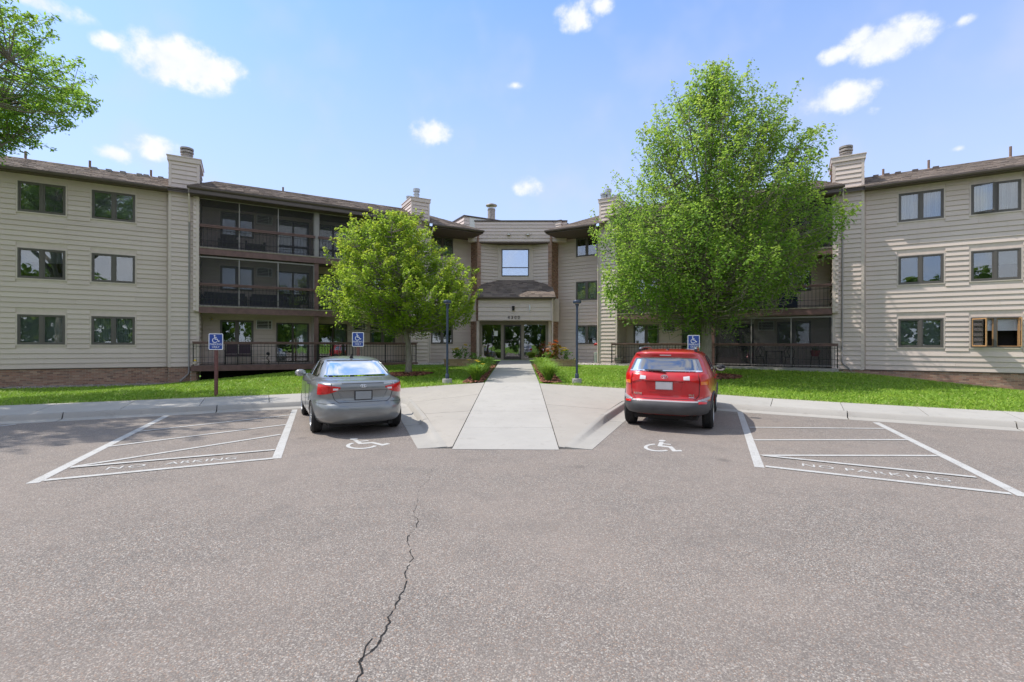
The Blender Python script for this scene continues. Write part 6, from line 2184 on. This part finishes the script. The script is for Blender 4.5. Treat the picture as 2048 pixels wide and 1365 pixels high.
# dark cushioned bench on the left deck
t_ = on(PL, -1, 15.3, .1, .76, 'deck_bench', 'dark two seat bench with plum cushions on the ground floor left deck', 'bench')
m = MB(); m.box(-.52, .52, -.28, .22, .38, .48); m.build('seat', 'cushion_plum', t_)
for sg in (-1, 1):
    m = MB(); m.hexa([(sg * .27 - .25, .18, .5), (sg * .27 + .25, .18, .5), (sg * .27 + .25, .28, .5), (sg * .27 - .25, .28, .5), (sg * .27 - .24, .28, .98), (sg * .27 + .24, .28, .98), (sg * .27 + .24, .36, .98), (sg * .27 - .24, .36, .98)]); m.build('back_cushion', 'cushion_plum', t_)
    m = MB(); m.tube([(sg * .55, -.3, 0), (sg * .55, -.3, .68), (sg * .55, .3, .72)], .022, 6); m.tube([(sg * .55, .3, 0), (sg * .55, .38, 1.0)], .022, 6); m.build('side_frame', 'black_metal', t_, smooth=60)
# wicker lounge chair behind the top left screen
t_ = on(PL, -1, 15.75, -.35, 6.16, 'wicker_chair', 'dark wicker lounge chair behind the top left screen', 'chair'); armchair(t_, .85, 'wicker_dark', .92)
t_ = on(PL, -1, 14.6, -.4, 6.16, 'wicker_chair', 'low dark wicker seat beside the lounge chair at the top left', 'chair'); armchair(t_, .9, 'wicker_dark', .62)
# pots, baskets and small ornaments
t_ = on(PR, 1, 7.0, .55, .72, 'basket_planter', 'grey woven basket planter at the left end of the right patio rail', 'planter')
m = MB(); m.lathe([(.17, 0), (.24, .26), (.26, .30), (.26, .34), (.22, .34), (.21, .28)], 20); m.build('basket', 'basket_grey', t_, smooth=40)
m = MB()
for k in range(5): m.lathe([(.185 + k * .014, .04 + k * .055), (.192 + k * .014, .06 + k * .055)], 20, cap=False)
m.build('weave', 'stone_pale', t_)
t_ = on(PL, -1, 12.35, -.6, 3.46, 'potted_plant', 'bushy pale potted plant on the middle left balcony by the dividing post', 'plant')
m = MB(); m.lathe([(.16, 0), (.2, .3), (.21, .32)], 16); m.build('pot', 'stone_pale', t_, smooth=40)
rg = np.random.default_rng(33); V, F, yg = blade_plant(rg, 70, .5, .4, .02, .5); V[:, 2] += .3; link('leaves', np_mesh('leaves', V, F, 'garden_leaves', yg), t_)
t_ = on(PL, -1, 17.0, .82, .80, 'hanging_lantern', 'tiny white and yellow lantern at the left end of the deck rail', 'ornament')
m = MB(); m.lathe([(.07, 0), (.10, .02), (.10, .1), (.06, .16), (.01, .2)], 12); m.build('body', 'stone_pale', t_, smooth=40)
m = MB(); m.lathe([(.05, .15), (.08, .17), (.01, .24)], 12); m.build('lid', 'petal_yellow', t_, smooth=40)
t_ = on(PL, -1, 14.05, .5, .76, 'ornament_stand', 'small dark scrolled stand on the left deck beside the bench', 'ornament')
m = MB(); m.tube([(0, 0, 0), (.06, 0, .15), (-.06, 0, .3), (.06, 0, .45), (0, 0, .58)], .022, 6); m.box(-.1, .1, -.06, .06, 0, .03); m.build('frame', 'black_metal', t_, smooth=60)
m = MB(); m.lathe([(.05, .45), (.09, .5), (.05, .58)], 10); m.build('cup', 'black_metal', t_, smooth=60)
t_ = on(PL, -1, 16.45, -1.15, 2.95, 'wall_ornament', 'small pale star ornament high on the left ground floor siding', 'ornament')
m = MB()
for k in range(5):
    a_ = math.pi / 2 + k * 2 * math.pi / 5; m.tube([(0, -.02, 0), (.13 * math.cos(a_), -.02, .13 * math.sin(a_))], [.03, .008], 5)
m.build('star', 'stone_pale', t_)
m = MB(); m.lathe([(.03, -.05), (.02, -.06)], 10, (0, 0, 0), 'Y'); m.build('boss', 'petal_yellow', t_)
# upright welcome sign
t_ = on(PR, 1, 13.15, .30, 3.50, 'welcome_sign', 'tall white WELCOME sign with black letters leaning at the right balcony rail', 'sign')
m = MB(); m.box(-.10, .10, .0, .03, 0, 1.12); b_ = m.build('board', 'sign_white', t_)
for i, chh in enumerate('WELCOME'):
    text_obj('lettering', chh, .17, 'black_metal', Matrix.Translation((0, -.004, 1.12 - .15 - i * .152)) @ Matrix.Rotation(R(90), 4, 'X'), b_, .002)
# inner right patio
t_ = on(PR, 1, 8.2, .2, .74, 'deck_chair', 'dark high backed chair on the right patio behind the basket planter', 'chair'); armchair(t_, .62, 'wicker_dark', 1.02)
t_ = on(PR, 1, 12.6, .0, .74, 'rocking_seat', 'dark cushioned seat behind the screen beside the tall maple', 'chair'); armchair(t_, 1.1, 'wicker_dark', .9)

# parked cars across the lot, seen mirrored in the glass
for (src, x, y, rz, matname, lab) in ((sedan, -7.0, -13.0, -100, 'paint_white', 'white sedan parked across the lot, mirrored in the entry glass'), (suv, 1.2, -13.4, -95, 'paint_white', 'white suv parked across the lot, mirrored in the entry door'),
                                 (sedan, 5.2, -13.0, -88, 'paint_grey', 'grey sedan parked across the lot facing the building'), (sedan, 11.0, -12.6, -85, 'paint_red', 'red sedan parked across the lot facing the building')):
    c = copy_tree(src); c.location = (x, y, 0); c.rotation_euler.z = R(rz); c['label'] = lab; c['group'] = 'cars parked across the lot'
    for ch in c.children:
        if ch.name.split('.')[0] in ('body', 'mirror', 'door_handle', 'boot_grip', 'boot_lip', 'spoiler', 'tailgate_garnish') and ch.data.materials and ch.data.materials[0].name in ('paint_grey', 'paint_red'):
            ch.data = ch.data.copy(); ch.data.materials[0] = MATS[matname]
